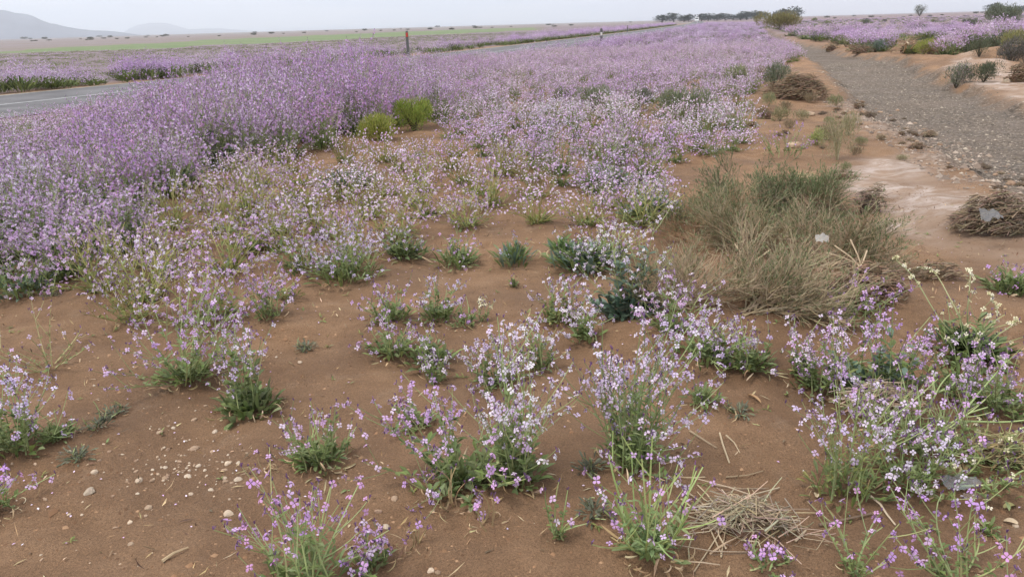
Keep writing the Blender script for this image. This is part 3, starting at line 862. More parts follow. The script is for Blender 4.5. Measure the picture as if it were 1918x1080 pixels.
# ------------------------------------------------------------------ dry brush, bushes, debris
def brush(r, nmain, L, H, dirx, spread, col, tipc, nsec=12, nhair=6, tipf=.5, hair=.15, green=1.0, rr=.0056):
    br_, fo = MB(), MB()
    for i in range(nmain):
        az = dirx + r.uniform(-spread, spread)
        el = r.uniform(.15, 1.15)
        l = L * r.uniform(.55, 1.05)
        d = Vector((math.cos(az) * math.cos(el), math.sin(az) * math.cos(el), math.sin(el) * H))
        p = Vector((r.uniform(-.05, .05), r.uniform(-.05, .05), 0))
        pts = [p.copy()]
        for k in range(5):
            d = (d + Vector((r.uniform(-.25, .25), r.uniform(-.25, .25), r.uniform(-.22, .1)))).normalized()
            p = p + d * (l / 5)
            p.z = max(p.z, .015)
            pts.append(p.copy())
        tube(br_, pts, rr, rr * .4, vary(col, .2, r), 4)
        for s in range(nsec):
            t = r.uniform(.25, .98) * 4.99
            q = pts[int(t)].lerp(pts[int(t) + 1], t - int(t))
            d2 = (d * .7 + Vector((r.uniform(-1, 1), r.uniform(-1, 1), r.uniform(-.3, .8)))).normalized()
            l2 = L * r.uniform(.16, .36)
            q1 = q + d2 * l2 * .5 + Vector((r.uniform(-.02, .02), r.uniform(-.02, .02), 0))
            q2 = q1 + (d2 + Vector((r.uniform(-.3, .3), r.uniform(-.3, .3), .15))).normalized() * l2 * .5
            q1.z = max(q1.z, .01); q2.z = max(q2.z, .012)
            tube(br_, [q, q1, q2], rr * .4, rr * .22, vary(col, .22, r), 3)
            for h in range(nhair):
                t2 = r.random()
                b = q.lerp(q1, t2 * 2) if t2 < .5 else q1.lerp(q2, t2 * 2 - 1)
                d3 = (d2 * .8 + d * .3 + Vector((r.uniform(-1, 1), r.uniform(-1, 1), r.uniform(-.4, .9)))).normalized()
                l3 = hair * r.uniform(.5, 1.2)
                b1 = b + d3 * l3 * .5
                b2 = b1 + (d3 + Vector((r.uniform(-.3, .3), r.uniform(-.3, .3), r.uniform(-.1, .25)))).normalized() * l3 * .5
                b1.z = max(b1.z, .008); b2.z = max(b2.z, .008)
                tube(br_, [b, b1, b2], rr * .24, rr * .14, vary(col, .25, r), 3)
                if r.random() < green:
                    for k in range(7):
                        e = b1.lerp(b2, r.random())
                        leaf(fo, e, d3 + Vector((r.uniform(-.8, .8), r.uniform(-.8, .8), r.uniform(-.2, .8))), .026 * r.uniform(.6, 1.3) * hair / .15, .005, vary(r.choice(tipc), .2, r), .2, 1)
    return {'branches': (br_, M_DRY), 'foliage': (fo, M_LEAF)}

TAN = (.43, .335, .22)
OLV = [(.22, .22, .11), (.26, .24, .14), (.17, .18, .085)]
GRN = [(.12, .165, .07), (.14, .19, .085), (.16, .20, .095)]
def brushat(px, py, label, seed, dirx, **k):
    p = G(px, py)
    o = thing('dry_shrub', label, 'shrub', (p.x, p.y, p.z))
    build_parts(brush(random.Random(seed), dirx=dirx, **k), o)
    return o
brushat(1290, 575, 'upright leafless tan shrub at the left end of the big dry brush', 101, 1.5, nmain=13, L=.40, H=1.1, spread=1.8, col=TAN, tipc=OLV, green=.4, nsec=13, hair=.13)
brushat(1405, 585, 'broad dry shrub with branches combed towards the right, middle of the big dry brush', 102, .55, nmain=26, L=.52, H=.6, spread=1.1, col=(.44, .345, .225), tipc=OLV + GRN, green=.4, nsec=13)
brushat(1400, 470, 'olive tan shrub filling the middle of the big dry brush', 103, .8, nmain=22, L=.46, H=.78, spread=2.4, col=(.40, .32, .205), tipc=OLV + GRN, green=.6, nsec=12)
brushat(1560, 500, 'dry shrub at the right end of the big dry brush, next to the pale silt', 104, .5, nmain=18, L=.40, H=.68, spread=2.2, col=(.42, .33, .215), tipc=OLV + GRN, green=.6, nsec=12)
brushat(1395, 405, 'green tipped shrub at the back of the big dry brush', 105, 1.5, nmain=16, L=.46, H=1.0, spread=2.2, col=(.22, .19, .12), tipc=GRN, green=1, nsec=12)
brushat(1510, 400, 'dark green tipped shrub at the back right of the big dry brush', 106, .6, nmain=14, L=.38, H=1.0, spread=2.2, col=(.22, .18, .11), tipc=GRN, green=1, nsec=12)
brushat(1310, 450, 'grey green dry shrub between the lilac field and the big dry brush', 107, 1.8, nmain=15, L=.42, H=.9, spread=2.2, col=(.34, .23, .14), tipc=OLV + GRN, green=.8, nsec=12)

def bush(r, Rr, H, n, cols, blade=(.06, .012), up=.6, squash=1.0, inner=(.10, .08, .055), lumps=11, flat=.25, nst=12):
    fo, st = MB(), MB()
    cs = [(Vector((r.uniform(-.6, .6) * Rr, r.uniform(-.6, .6) * Rr * squash, H * r.uniform(.3, .62))), r.uniform(.28, .50)) for _ in range(lumps)]
    for i in range(n):
        c, k = r.choice(cs)
        d = Vector((r.gauss(0, 1), r.gauss(0, 1), r.gauss(.25, .8))).normalized()
        q = r.uniform(.55, 1.03)
        p = c + Vector((d.x * Rr * k * q, d.y * Rr * k * q * squash, d.z * H * k * q))
        if p.z < .01: p.z = r.uniform(.0, .06) * H
        dd = d * (1 - up) + Vector((r.uniform(-.35, .35), r.uniform(-.35, .35), up))
        leaf(fo, p, dd, blade[0] * r.uniform(.6, 1.4), blade[1] * r.uniform(.7, 1.3), vary(r.choice(cols), .22, r), r.uniform(0, .6), 2 if n < 1500 else 1, .3, r.uniform(-1.5, 1.5))
    for i in range(nst):
        a = r.uniform(0, 6.28)
        e = Vector((math.cos(a) * Rr * r.uniform(.3, .85), math.sin(a) * Rr * squash * r.uniform(.3, .85), H * r.uniform(.45, .85)))
        tube(st, [Vector((0, 0, 0)), e * .5 + Vector((0, 0, .08 * H)), e], .02 * H, .006 * H, vary(inner, .2, r), 4)
    return {'foliage': (fo, M_LEAF), 'branches': (st, M_DRY)}

def bushat(px, py, w, h, label, seed, cols, cat='shrub', name='shrub', n=1400, **k):
    p = G(px, py)
    s = (p - Vector((0, 0, HC))).length
    o = thing(name, label, cat, (p.x, p.y, p.z - .02))
    k.setdefault('blade', (.055 * w * s / F + .01, .011 * w * s / F + .002))
    build_parts(bush(random.Random(seed), w / 2 * s / F, h * s / F * 1.08, int(n * 1.5), cols, **k), o)
    return o
YG = [(.32, .35, .07), (.38, .40, .10), (.25, .28, .06), (.35, .34, .12)]
GG = [(.17, .20, .125), (.22, .24, .165), (.13, .155, .095)]
DG = [(.12, .135, .08), (.15, .165, .10), (.09, .10, .065)]
GS = [(.23, .26, .16), (.28, .30, .20), (.18, .21, .12), (.26, .27, .15)]
bushat(712, 262, 85, 46, 'yellow green feathery shrub, the left and lower of two beside the bare sand', 201, YG, n=2600, up=.6, squash=.9)
bushat(775, 240, 84, 62, 'taller yellow green shrub standing behind the lower one in the lilac field', 202, [(.26, .33, .06), (.33, .40, .085), (.21, .28, .05), (.37, .40, .10)], n=2600, up=.6, squash=.9)
bushat(1285, 226, 110, 56, 'grey green shrub at the right rim of the lilac field', 203, GS, n=2200)
bushat(1112, 214, 72, 50, 'grey green shrub in the middle of the lilac field', 204, GS, n=1800)
bushat(1196, 208, 56, 42, 'dark grey green shrub between the two grey green shrubs in the field', 205, DG + GG, n=1500)
bushat(1056, 196, 36, 30, 'small dark green shrub in the middle of the lilac field', 206, DG, n=900)
bushat(1452, 172, 54, 52, 'grey green shrub on the bank, left of the twig mound', 207, GG, n=1600)
bushat(1405, 172, 46, 22, 'low yellowish weed clump left of the grey green bank shrub', 208, [(.24, .23, .11), (.28, .26, .14)], n=700)
bushat(1375, 165, 60, 40, 'pale seeding shrub at the right edge of the lilac field', 209, [(.24, .25, .14), (.30, .30, .18), (.18, .2, .1)], n=900)
bushat(1568, 300, 60, 80, 'straggling pale weed on the sand beside the stream bed', 210, [(.34, .31, .17), (.28, .27, .14), (.38, .34, .22)], n=1200, inner=(.38, .32, .2), nst=9, lumps=11, blade=(.03, .005))
bushat(1530, 270, 40, 30, 'yellow green weed tuft beside the large pale stone on the sand', 211, [(.26, .3, .1), (.32, .34, .14)], n=700, inner=(.28, .26, .12), nst=4)
bushat(1462, 226, 40, 28, 'small weed clump on the brown sand below the twig mound', 212, [(.26, .24, .12), (.2, .18, .1)], n=700, inner=(.25, .2, .12), nst=5)
bushat(1462, 58, 84, 29, 'wide olive brown shrub at the head of the stream bed', 220, [(.24, .22, .09), (.29, .26, .11), (.2, .17, .08)], n=2200)
bushat(1732, 90, 40, 22, 'bright yellow green round shrub on the far bank', 221, YG, n=1600)
bushat(1683, 66, 26, 13, 'small yellow green shrub among the far bank flowers', 222, YG, n=700)
bushat(1722, 32, 24, 18, 'lone bushy shrub standing out against the pale plain', 223, DG, n=1200)
bushat(1872, 46, 62, 28, 'big dark shrub on the far right plain', 224, GG + DG, n=2400)
bushat(1795, 138, 50, 38, 'grey green shrub with mauve tips at the edge of the far sand bank', 225, GG + [(.30, .24, .26)], n=1600)
bushat(1832, 118, 36, 32, 'dark upright shrub on the far sand bank', 226, DG, n=1300)
bushat(1868, 100, 60, 30, 'grey green shrub on top of the far sand bank', 227, GG + DG, n=1600)
bushat(1894, 124, 62, 42, 'large dark grey shrub on the front of the far sand bank', 228, [(.12, .11, .10), (.16, .145, .13), (.09, .09, .07)], n=2400)
bushat(1842, 154, 52, 30, 'low dark shrub at the foot of the far sand bank', 229, DG, n=1500)
bushat(1905, 84, 64, 36, 'yellow olive grassy shrub at the right edge of the far bank', 230, [(.24, .24, .09), (.2, .2, .08), (.29, .27, .12)], n=2000, up=.8)
bushat(1536, 78, 34, 17, 'dark green shrub in front of the flowers at the head of the far bank', 231, DG + GG, n=1200)
bushat(1568, 72, 36, 16, 'yellowish green shrub right of the dark green one on the far bank', 232, [(.19, .21, .07), (.15, .17, .06)], n=1000)
bushat(1640, 93, 36, 22, 'grey green leafy shrub under the bright lilac bush on the far bank', 233, LB, n=1200)
bushat(1720, 68, 40, 18, 'dark grey shrub behind the yellow green shrub on the far bank', 234, DG, n=1200)
bushat(1818, 84, 46, 24, 'dark green shrub under the wide lilac bush on the far bank', 235, LD, n=1400)
bushat(1583, 100, 26, 14, 'low olive shrub at the edge of the far bank', 236, OLV, n=700)
bushat(1500, 70, 30, 14, 'grey blue shrub at the head of the stream bed', 237, LB, n=900)
WEEDC = [[(.30, .27, .15), (.24, .23, .12), (.36, .32, .2)], [(.22, .24, .12), (.28, .29, .15), (.34, .31, .18)], [(.26, .2, .13), (.2, .15, .09), (.32, .26, .16)]]
protoW = []
r = random.Random(123)
for k, (x, y, w, h) in enumerate(((1345, 178, 34, 16), (1372, 190, 30, 18), (1425, 150, 40, 22), (1440, 135, 36, 18), (1385, 150, 34, 24), (1470, 205, 24, 14), (1502, 225, 30, 16), (1440, 200, 26, 22), (1548, 262, 40, 26), (1590, 255, 34, 34), (1612, 272, 24, 14),
                                  (1480, 240, 26, 14), (1398, 208, 30, 18), (1552, 232, 20, 12), (1600, 290, 30, 16), (1360, 240, 34, 22), (1565, 200, 30, 18), (1515, 192, 30, 16), (1330, 205, 30, 16), (1580, 320, 26, 14), (1650, 262, 22, 10), (1690, 300, 22, 9))):
    p = G(x, y)
    s = (p - Vector((0, 0, HC))).length / F
    lb, gp = 'small dry straggling weed on the brown sand between the field and the stream bed', 'weeds on the brown sand strip'
    if k < 3:
        o = thing('dry_weed', lb, 'weed', (p.x, p.y, p.z - .01), group=gp)
        build_parts(bush(random.Random(k + 5), 1, 1, 700, WEEDC[k], blade=(.22, .03), inner=(.3, .24, .15), nst=9), o)
        protoW.append(o)
    else:
        o = copy_thing(protoW[k % 3], (p.x, p.y, p.z - .01), r.uniform(0, 6.28), (1, 1, 1), lb, gp)
    o.scale = (w / 2 * s, w / 2 * s, h * s * 1.1)
# dark debris heaps and twig mounds
def lump(r, rx, ry, h, col, seg=18, rings=6):
    mb = MB()
    vs = []
    sd = r.uniform(0, 100)
    for i in range(rings + 1):
        t = i / rings
        for k in range(seg):
            a = 6.2832 * k / seg
            rad = math.cos(t * 1.5708) ** .8 if i < rings else 0
            v = Vector((math.cos(a) * rad, math.sin(a) * rad, math.sin(t * 1.5708)))
            n = 1 + .28 * mnoise.noise(v * 2.3 + Vector((sd, 0, 0))) + .15 * mnoise.noise(v * 6 + Vector((0, sd, 0)))
            vs.append(Vector((v.x * rx * n, v.y * ry * n, max(-.03, v.z * h * n - (.03 if i == 0 else 0)))))
    for i in range(rings):
        for k in range(seg):
            k2 = (k + 1) % seg
            mb.add([], [], col)
            mb.f.append([i * seg + k, i * seg + k2, (i + 1) * seg + k2, (i + 1) * seg + k])
            mb.c.append(vary(col, .25, r))
    mb.v = vs
    return mb
def heap(px, py, w, h, label, seed, core=(.11, .07, .045), twig=(.22, .155, .10), nt=220, tl=.35, name='debris_heap', cat='debris heap', flat=1.0, dep=.6, tr=.004):
    p = G(px, py)
    s = (p - Vector((0, 0, HC))).length
    rx, hh = w / 2 * s / F, h * s / F
    r = random.Random(seed)
    o = thing(name, label, cat, (p.x, p.y, p.z))
    ry = rx * dep
    obj('soil_core', lump(r, rx * .58, ry * .58, hh * .62, core).mesh('soil_core', M_STONE), o)
    tw = MB()
    lx = r.uniform(0, 50)
    for i in range(nt):
        a = r.uniform(0, 6.28)
        q = math.sqrt(r.random()) if name != 'straw_heap' else abs(r.gauss(0, .62))
        q2 = q * (.95 + .45 * mnoise.noise(Vector((math.cos(a) * 1.3 + lx, math.sin(a) * 1.3, 7))))
        x, y = math.cos(a) * q2, math.sin(a) * q2
        z = hh * max(0, 1 - q * q) ** .6 * r.uniform(.7, 1.15) * (1 + .5 * mnoise.noise(Vector((x * 2.2 + lx, y * 2.2, 0))))
        b = Vector((x * rx, y * ry, z + .006))
        az = r.gauss(0.3, .9) if name != 'straw_heap' else r.uniform(0, 6.28)
        d = Vector((math.cos(az), math.sin(az) * .7, r.uniform(-.25, .35)))
        l = tl * (r.uniform(.3, 1) if name != 'straw_heap' else .15 + r.random() ** 2.2) * rx
        pts = [b - d * l * .5, b + Vector((r.uniform(-.22, .22), r.uniform(-.22, .22), r.uniform(-.05, .2))) * l, b + (d + Vector((r.uniform(-.5, .5), r.uniform(-.5, .5), r.uniform(-.3, .35)))) * l * .5]
        for t in pts: t.z = max(t.z, .006)
        k = r.uniform(.5, 1.3)
        tube(tw, pts, tr * k, tr * k * .5, vary(twig, .35, r), 3)
    obj('twigs', tw.mesh('twigs', M_DRY), o)
    return o
heap(1490, 180, 105, 32, 'large mound of tangled twigs and grass beside the stream bed', 301, nt=1300, tl=.45, tr=.006)
heap(1868, 430, 150, 50, 'brushwood pile with a plastic bag caught in it at the right edge', 302, nt=1300, tl=.5, core=(.12, .085, .06), twig=(.21, .155, .105), tr=.004)
heap(1622, 556, 145, 42, 'flattened dark brushwood heap right of the dry brush', 303, nt=700, tl=.5, core=(.14, .085, .055), twig=(.25, .17, .11))
heap(1575, 335, 50, 14, 'small dark clod of roots on the pale silt', 304, nt=70, tl=.8)
heap(1608, 201, 28, 10, 'dark clod at the edge of the stream bed', 305, nt=60, tl=.8)
heap(1556, 101, 32, 13, 'dark clod alone on the upper stream bed', 306, nt=90, tl=.8, tr=.008)
heap(1432, 222, 40, 20, 'dark twiggy clump on the brown sand below the twig mound', 307, nt=90, tl=.8)
heap(1755, 520, 90, 22, 'dark leafy debris on the damp sand below the pale silt', 308, nt=150, tl=.6, core=(.16, .105, .065))
heap(1700, 100, 44, 22, 'brown brush debris with pale sticks at the far bank edge', 309, nt=150, tl=1, twig=(.34, .25, .16), tr=.012)
heap(1610, 100, 44, 11, 'dark debris under the bright lilac bush on the far bank', 310, nt=120, tl=.8, tr=.01)
heap(1755, 102, 50, 16, 'dark debris in front of the yellow green far shrub', 311, nt=120, tl=.8, tr=.01)
heap(1908, 148, 40, 24, 'dark root tangle at the right edge of the far sand bank', 312, nt=150, tl=1, tr=.01)
heap(1630, 398, 60, 40, 'dark dead branches at the right back of the dry brush', 313, nt=170, tl=1.1, core=(.14, .10, .075), twig=(.22, .165, .12))
heap(1510, 345, 60, 16, 'dead reed bundle behind the dry brush', 314, nt=120, tl=.9, twig=(.36, .28, .17))
heap(1650, 770, 130, 40, 'mat of dead stems inside the tangled right patch', 315, nt=260, tl=1.0, core=(.13, .085, .06), twig=(.36, .28, .2), tr=.0025)
heap(1880, 860, 130, 30, 'dead leafy mat at the lower right edge behind the clear plastic strip', 316, nt=200, tl=.7, core=(.14, .10, .06), twig=(.28, .24, .12), tr=.003)
heap(1460, 148, 70, 24, 'pale rubble and roots on the bank above the twig mound', 317, nt=140, tl=.5, core=(.26, .19, .14), twig=(.34, .27, .2))
heap(1396, 985, 200, 26, 'heap of pale dry straw and stalks in the lower right sand', 318, core=(.16, .10, .065), twig=(.46, .37, .26), nt=380, tl=1.25, name='straw_heap', cat='straw heap', tr=.0022, dep=.55)

protoD = []
r = random.Random(88)
for k in range(46):
    if k < 30:
        t = r.random()
        x = 1575 + 330 * t + r.gauss(0, 16)
        y = 205 + 150 * t ** 1.15 + r.gauss(0, 11)
    else:
        x, y = r.uniform(1350, 1600), r.uniform(190, 300)
        if float(washdepth(*[np.array([v]) for v in G(x, y)[:2]])[0]) > -.1: continue
    lb, gp = ('small dark clump of flood debris along the near edge of the stream bed', 'debris clumps along the stream bed') if k < 30 else ('small dark root clod on the brown sand between field and stream bed', 'clods on the brown sand')
    p = G(x, y)
    w = r.uniform(8, 26) * (p - Vector((0, 0, HC))).length / F / .30
    if k < 3:
        o = heap(x, y, 30, 8, lb, 400 + k, nt=90, tl=.8, tr=.004, name='debris_clump', cat='debris', core=(.10, .068, .047), twig=((.2, .14, .09), (.28, .2, .13), (.16, .12, .085))[k])
        o['group'] = gp
        s0 = 30 * (p - Vector((0, 0, HC))).length / F
        protoD.append((o, s0))
    else:
        o, s0 = protoD[k % 3]
        q = w * .30 / s0
        copy_thing(o, (p.x, p.y, p.z - .005), r.uniform(0, 6.28), (q, q, q * r.uniform(.7, 1.2)), lb, gp)
# ------------------------------------------------------------------ loose sticks and leaves on the sand
def stick(label, pts, r0, r1, col, name='stick', cat='stick'):
    P = [at(a, b, z) for a, b, z in pts]
    P = [Vector((p.x, p.y, p.z + gz(p.x, p.y))) for p in P]
    mb = MB()
    b = P[0].copy()
    tube(mb, [p - b for p in P], r0, r1, col, 5, True)
    o = obj(name, mb.mesh(name, M_DRY), None, b)
    return tag(o, label, cat)
STRAW = (.52, .41, .27)
stick('short pale stick with a broken fork, right of the tallest fan shaped plant', [(1348, 810, .01), (1354, 835, .008), (1366, 868, .006)], .0035, .003, STRAW)
stick('split pale stalk pointing at the forked stick', [(1292, 807, .008), (1330, 832, .012), (1342, 840, .006)], .004, .002, (.42, .32, .21))
stick('thin pale stick lying right of the forked stick', [(1360, 815, .02), (1375, 830, .012), (1386, 850, .004)], .003, .0015, STRAW)
stick('long straw lying across the left of the straw heap', [(1275, 950, .006), (1320, 985, .02), (1352, 1045, .008)], .003, .002, STRAW)
stick('bent long straw in front of the straw heap', [(1350, 1048, .006), (1360, 990, .02), (1300, 1070, .006)], .003, .002, STRAW)
stick('straight straw above the straw heap', [(1300, 965, .006), (1370, 945, .03), (1420, 930, .012)], .003, .002, (.56, .46, .32))
stick('grey twig above the straw heap', [(1330, 912, .006), (1390, 915, .012), (1440, 905, .006)], .003, .0015, (.33, .25, .17))
stick('thin twig between the forked stick and the straw heap', [(1360, 892, .006), (1400, 885, .01), (1430, 877, .006)], .003, .0015, (.40, .30, .19))
stick('curved pale root hanging on the sand below the white flowered plant', [(1632, 920, .02), (1650, 935, .015), (1662, 955, .006), (1678, 976, .005)], .004, .0025, (.58, .47, .34))
stick('stubby pale stick right of the straw heap', [(1490, 1010, .006), (1510, 988, .012)], .004, .003, (.55, .44, .3))
stick('dark crooked branch under the green based plant', [(1535, 975, .008), (1570, 968, .015), (1640, 955, .008)], .005, .003, (.2, .14, .1))
stick('curled dry stalk on the bare sand at the bottom left', [(304, 1050, .006), (325, 1034, .012), (352, 1022, .006)], .006, .003, (.48, .36, .22))
stick('bleached forked branch lying in the dry brush', [(1368, 560, .03), (1410, 525, .12), (1440, 500, .16)], .007, .004, (.56, .44, .28))
stick('second bleached branch crossing the forked one in the dry brush', [(1405, 555, .02), (1395, 520, .12), (1375, 470, .2)], .006, .003, (.50, .39, .25))
for k, (a, b) in enumerate((((1560, 490, .16), (1615, 545, .03)), ((1590, 470, .2), (1612, 530, .03)), ((1545, 505, .12), (1608, 520, .05)), ((1620, 500, .14), (1600, 548, .02)))):
    stick(['long pale stick leaning on the dark brushwood heap', 'steep pale stick leaning on the dark brushwood heap', 'low pale stick leaning on the dark brushwood heap', 'short pale stick at the right of those on the dark brushwood heap'][k], [a, ((a[0] + b[0]) / 2 + 2, (a[1] + b[1]) / 2, (a[2] + b[2]) / 2), b], .005, .004, (.54, .42, .28))
for k, (a, b) in enumerate((((1692, 100, 0), (1704, 68, .9)), ((1700, 98, 0), (1690, 72, .8)), ((1702, 98, 0), (1716, 80, .6)))):
    stick(['tall bleached stick standing in the far bank debris', 'left bleached stick in the far bank debris', 'right bleached stick leaning in the far bank debris'][k], [a, ((a[0] + b[0]) / 2, (a[1] + b[1]) / 2, b[2] / 2), b], .03, .015, (.5, .4, .27))
r = random.Random(71)
for k in range(22):
    x, y = r.gauss(1370, 62), r.gauss(985, 38)
    a, l = r.uniform(0, 6.28), r.uniform(25, 85)
    dx, dy = math.cos(a) * l, math.sin(a) * l * .5
    o = stick('loose pale straw stalk lying beside and over the straw heap', [(x - dx, y - dy, .005), (x + r.uniform(-8, 8), y + r.uniform(-6, 6), r.uniform(.008, .035)), (x + dx, y + dy, .006)], r.uniform(.0018, .0035), .0015, vary(STRAW, .2, r), 'straw_stalk', 'straw')
    o['group'] = 'loose stalks of the straw heap'
def dead_leaf(px, py, L, W, az, col, label, seed):
    p = G(px, py)
    mb = MB()
    r = random.Random(seed)
    leaf(mb, Vector((0, 0, .008)), Vector((math.cos(az), math.sin(az), .12)), L, W, col, r.uniform(.2, 1), 6, .8, r.uniform(-.4, .4), 'x')
    return tag(obj('dead_leaf', mb.mesh('dead_leaf', M_DRY), None, p), label, 'leaf')
dead_leaf(1400, 742, .075, .022, -1.0, (.38, .24, .13), 'single curled brown leaf lying right of the bright green tuft', 1)
dead_leaf(1285, 540, .09, .05, -.8, (.52, .42, .31), 'pale dead leaf caught at the left foot of the dry brush', 2)
dead_leaf(1880, 955, .06, .022, .4, (.30, .27, .12), 'olive wilted leaf at the lower right edge', 3)
dead_leaf(1805, 882, .05, .03, .9, (.42, .30, .16), 'tan dead leaf beside the clear plastic strip', 4)
dead_leaf(1530, 935, .05, .02, 1.2, (.52, .42, .28), 'bleached leaf at the foot of the green based plant', 5)
dead_leaf(1905, 985, .05, .02, 2.2, (.50, .40, .28), 'papery leaf on the sand at the bottom right edge', 6)
dead_leaf(1480, 1000, .04, .02, .7, (.5, .4, .26), 'small pale leaf right of the straw heap', 7)

# plastic litter
def plastic(px, py, z, w, h, label, seed, col, name, alpha, tilt=.9, amp=1.0):
    p = at(px, py, z)
    r = random.Random(seed)
    s = (p - Vector((0, 0, HC))).length
    W, Hh = w * s / F, h * s / F
    nx, ny = 14, 10
    mb = MB()
    vs = []
    for j in range(ny + 1):
        for i in range(nx + 1):
            u, v = i / nx - .5, j / ny - .5
            q = Vector((u * 3, v * 3, seed))
            n = mnoise.noise(q * 1.3) + .75 * mnoise.noise(q * 3.1) + .3 * mnoise.noise(q * 7)
            k = 1 - .5 * abs(v) * (1 if u > 0 else .4)
            x, y0 = u * W * k, v * Hh * (1 - .7 * max(0, u))
            vs.append(Vector((x, y0 * math.cos(tilt) + n * W * .10 * amp, y0 * math.sin(tilt) + n * W * .2 * amp + W * .1 * amp * (1 - 4 * u * u))))
    fs = [(j * (nx + 1) + i, j * (nx + 1) + i + 1, (j + 1) * (nx + 1) + i + 1, (j + 1) * (nx + 1) + i) for j in range(ny) for i in range(nx)]
    mb.add(vs, fs, col)
    me = mb.mesh(name, simple_mat(name, col, .35, alpha, 18, .12, .4, .5), True)
    return tag(obj(name, me, None, p), label, 'litter')
plastic(1858, 404, .22, 36, 20, 'crumpled grey plastic bag caught on the brushwood pile', 1, (.21, .205, .205), 'plastic_bag', .6, .6, .8)
plastic(1540, 448, .33, 24, 17, 'pale scrap of plastic caught in the dry brush', 2, (.36, .335, .30), 'plastic_scrap', .9)
plastic(1803, 903, .035, 62, 26, 'clear bluish plastic strip lying beside the fallen stalks', 3, (.40, .43, .46), 'plastic_strip', .26, .4, .3)
plastic(1832, 928, .02, 46, 14, 'thin clear plastic film on the sand beside the plastic strip', 4, (.42, .38, .36), 'plastic_film', .2, .12, .2)

# ------------------------------------------------------------------ stones
def stone_mesh(seed, col, flat=.6, sub=2):
    import bmesh
    bm = bmesh.new()
    bmesh.ops.create_icosphere(bm, subdivisions=sub, radius=1)
    r = random.Random(seed)
    o = Vector((r.uniform(0, 50), r.uniform(0, 50), r.uniform(0, 50)))
    st = Vector((r.uniform(.8, 1.3), r.uniform(.65, .95), flat * r.uniform(.8, 1.2)))
    for v in bm.verts:
        n = 1 + .42 * mnoise.noise(v.co * .9 + o) + .16 * mnoise.noise(v.co * 2.6 + o)
        v.co = Vector((v.co.x * st.x, v.co.y * st.y, v.co.z * st.z)) * n
    me = bpy.data.meshes.new('stone')
    bm.to_mesh(me)
    bm.free()
    a = me.attributes.new('col', 'FLOAT_COLOR', 'FACE')
    a.data.foreach_set('color', np.array([(*vary(col, .08, r), 1) for _ in me.polygons], 'f').ravel())
    me.materials.append(M_STONE)
    return me
SCOL = [(.40, .29, .20), (.47, .37, .27), (.31, .21, .14), (.36, .25, .17), (.46, .37, .28), (.27, .18, .12)]
SM = [stone_mesh(i, SCOL[i % 6]) for i in range(12)]
def stone(px, py, w, label, k=None, group=None, name='stone'):
    p = G(px, py)
    s = (p - Vector((0, 0, HC))).length
    q = w / 2 * s / F / 1.05
    o = obj(name, SM[rng.randrange(12) if k is None else k], None, (p.x, p.y, p.z + q * .08), rng.uniform(0, 6.28))
    o.scale = (q, q, q)
    return tag(o, label, 'stone', group)
for a in ((168, 921, 24, 'smooth oval white stone left of the pebble scatter', 4), (178, 884, 15, 'squarish pale stone above the smooth white oval one', 1), (427, 963, 22, 'flat white stone at the right end of the pebble scatter', 1),
          (446, 898, 17, 'pale upright stone below the purple sprig', 4), (261, 900, 17, 'broad pale stone in the left of the pebble scatter', 1), (352, 892, 15, 'flat pale stone in the middle of the pebble scatter', 4), (278, 951, 15, 'pale stone at the lower edge of the pebble scatter', 0),
          (364, 840, 16, 'grey tan stone at the top of the pebble scatter', 3), (310, 896, 14, 'brown stone in the middle of the pebble scatter', 2), (426, 868, 14, 'white stone at the upper right of the pebble scatter', 1), (395, 917, 11, 'round white stone beside the dry stalks among the pebbles', 4),
          (739, 934, 17, 'tan stone on the damp sand left of the sprawling plant', 3), (723, 986, 17, 'white stone beside the little violet flowered plant', 4), (709, 958, 13, 'brown stone above the one beside the violet plant', 5), (811, 958, 11, 'small yellow stone below the sprawling plant', 0),
          (880, 957, 9, 'small brown stone on the damp sand under the dead stalk', 3), (807, 1068, 16, 'pale stone at the bottom edge of the damp sand', 1), (820, 1072, 14, 'brown stone next to the pale one at the bottom edge', 2), (364, 786, 12, 'tan stone above the pebble scatter', 3), (300, 810, 14, 'tan flat stone above the middle of the pebbles', 0),
          (1487, 274, 34, 'large pale stone on the brown sand beside the violet flowers', 0), (1434, 108, 26, 'pale rock on the bank at the edge of the field', 1), (1517, 217, 20, 'flat pink stone on the brown sand', 0), (1500, 272, 26, 'brown lump beside the large pale stone', 5), (1885, 154, 16, 'pale angular stone at the foot of the far sand bank', 1),
          (1893, 345, 16, 'dark stone at the lower edge of the stream bed', 5), (1535, 507, 20, 'brown clod under the dry brush', 5), (1295, 538, 10, 'grey stone at the left foot of the dry brush', 3), (1903, 985, 12, 'pale stone at the bottom right edge', 1), (1600, 95, 12, 'white stone at the far bank edge', 4)):
    stone(*a)
r = random.Random(5)
for i in range(190):
    a, q = r.uniform(0, 6.28), abs(r.gauss(0, .55))
    px, py = 345 + math.cos(a) * q * 230 + r.uniform(-30, 30), 875 + math.sin(a) * q * 110
    if i > 140:
        px, py = r.uniform(20, 760), r.uniform(620, 1060)
    stone(px, py, r.choice((4, 4, 5, 5, 6, 7, 8, 10)) * r.uniform(.75, 1.15), 'small tan pebble strewn on the bare sand in the lower left', None, 'small pebbles strewn on the sand', 'pebble')
for i in range(70):
    t = r.random()
    px = 1600 + 300 * t + r.uniform(-25, 25)
    py = 200 + 160 * t ** 1.15 + r.uniform(-18, 22)
    stone(px, py, r.choice((4, 5, 6, 8, 11)) * r.uniform(.5, 1.0), 'rough stone in the rubble band along the near edge of the stream bed', rng.choice((2, 3, 5, 8, 9, 11)), 'rubble stones along the stream bed', 'rubble_stone')

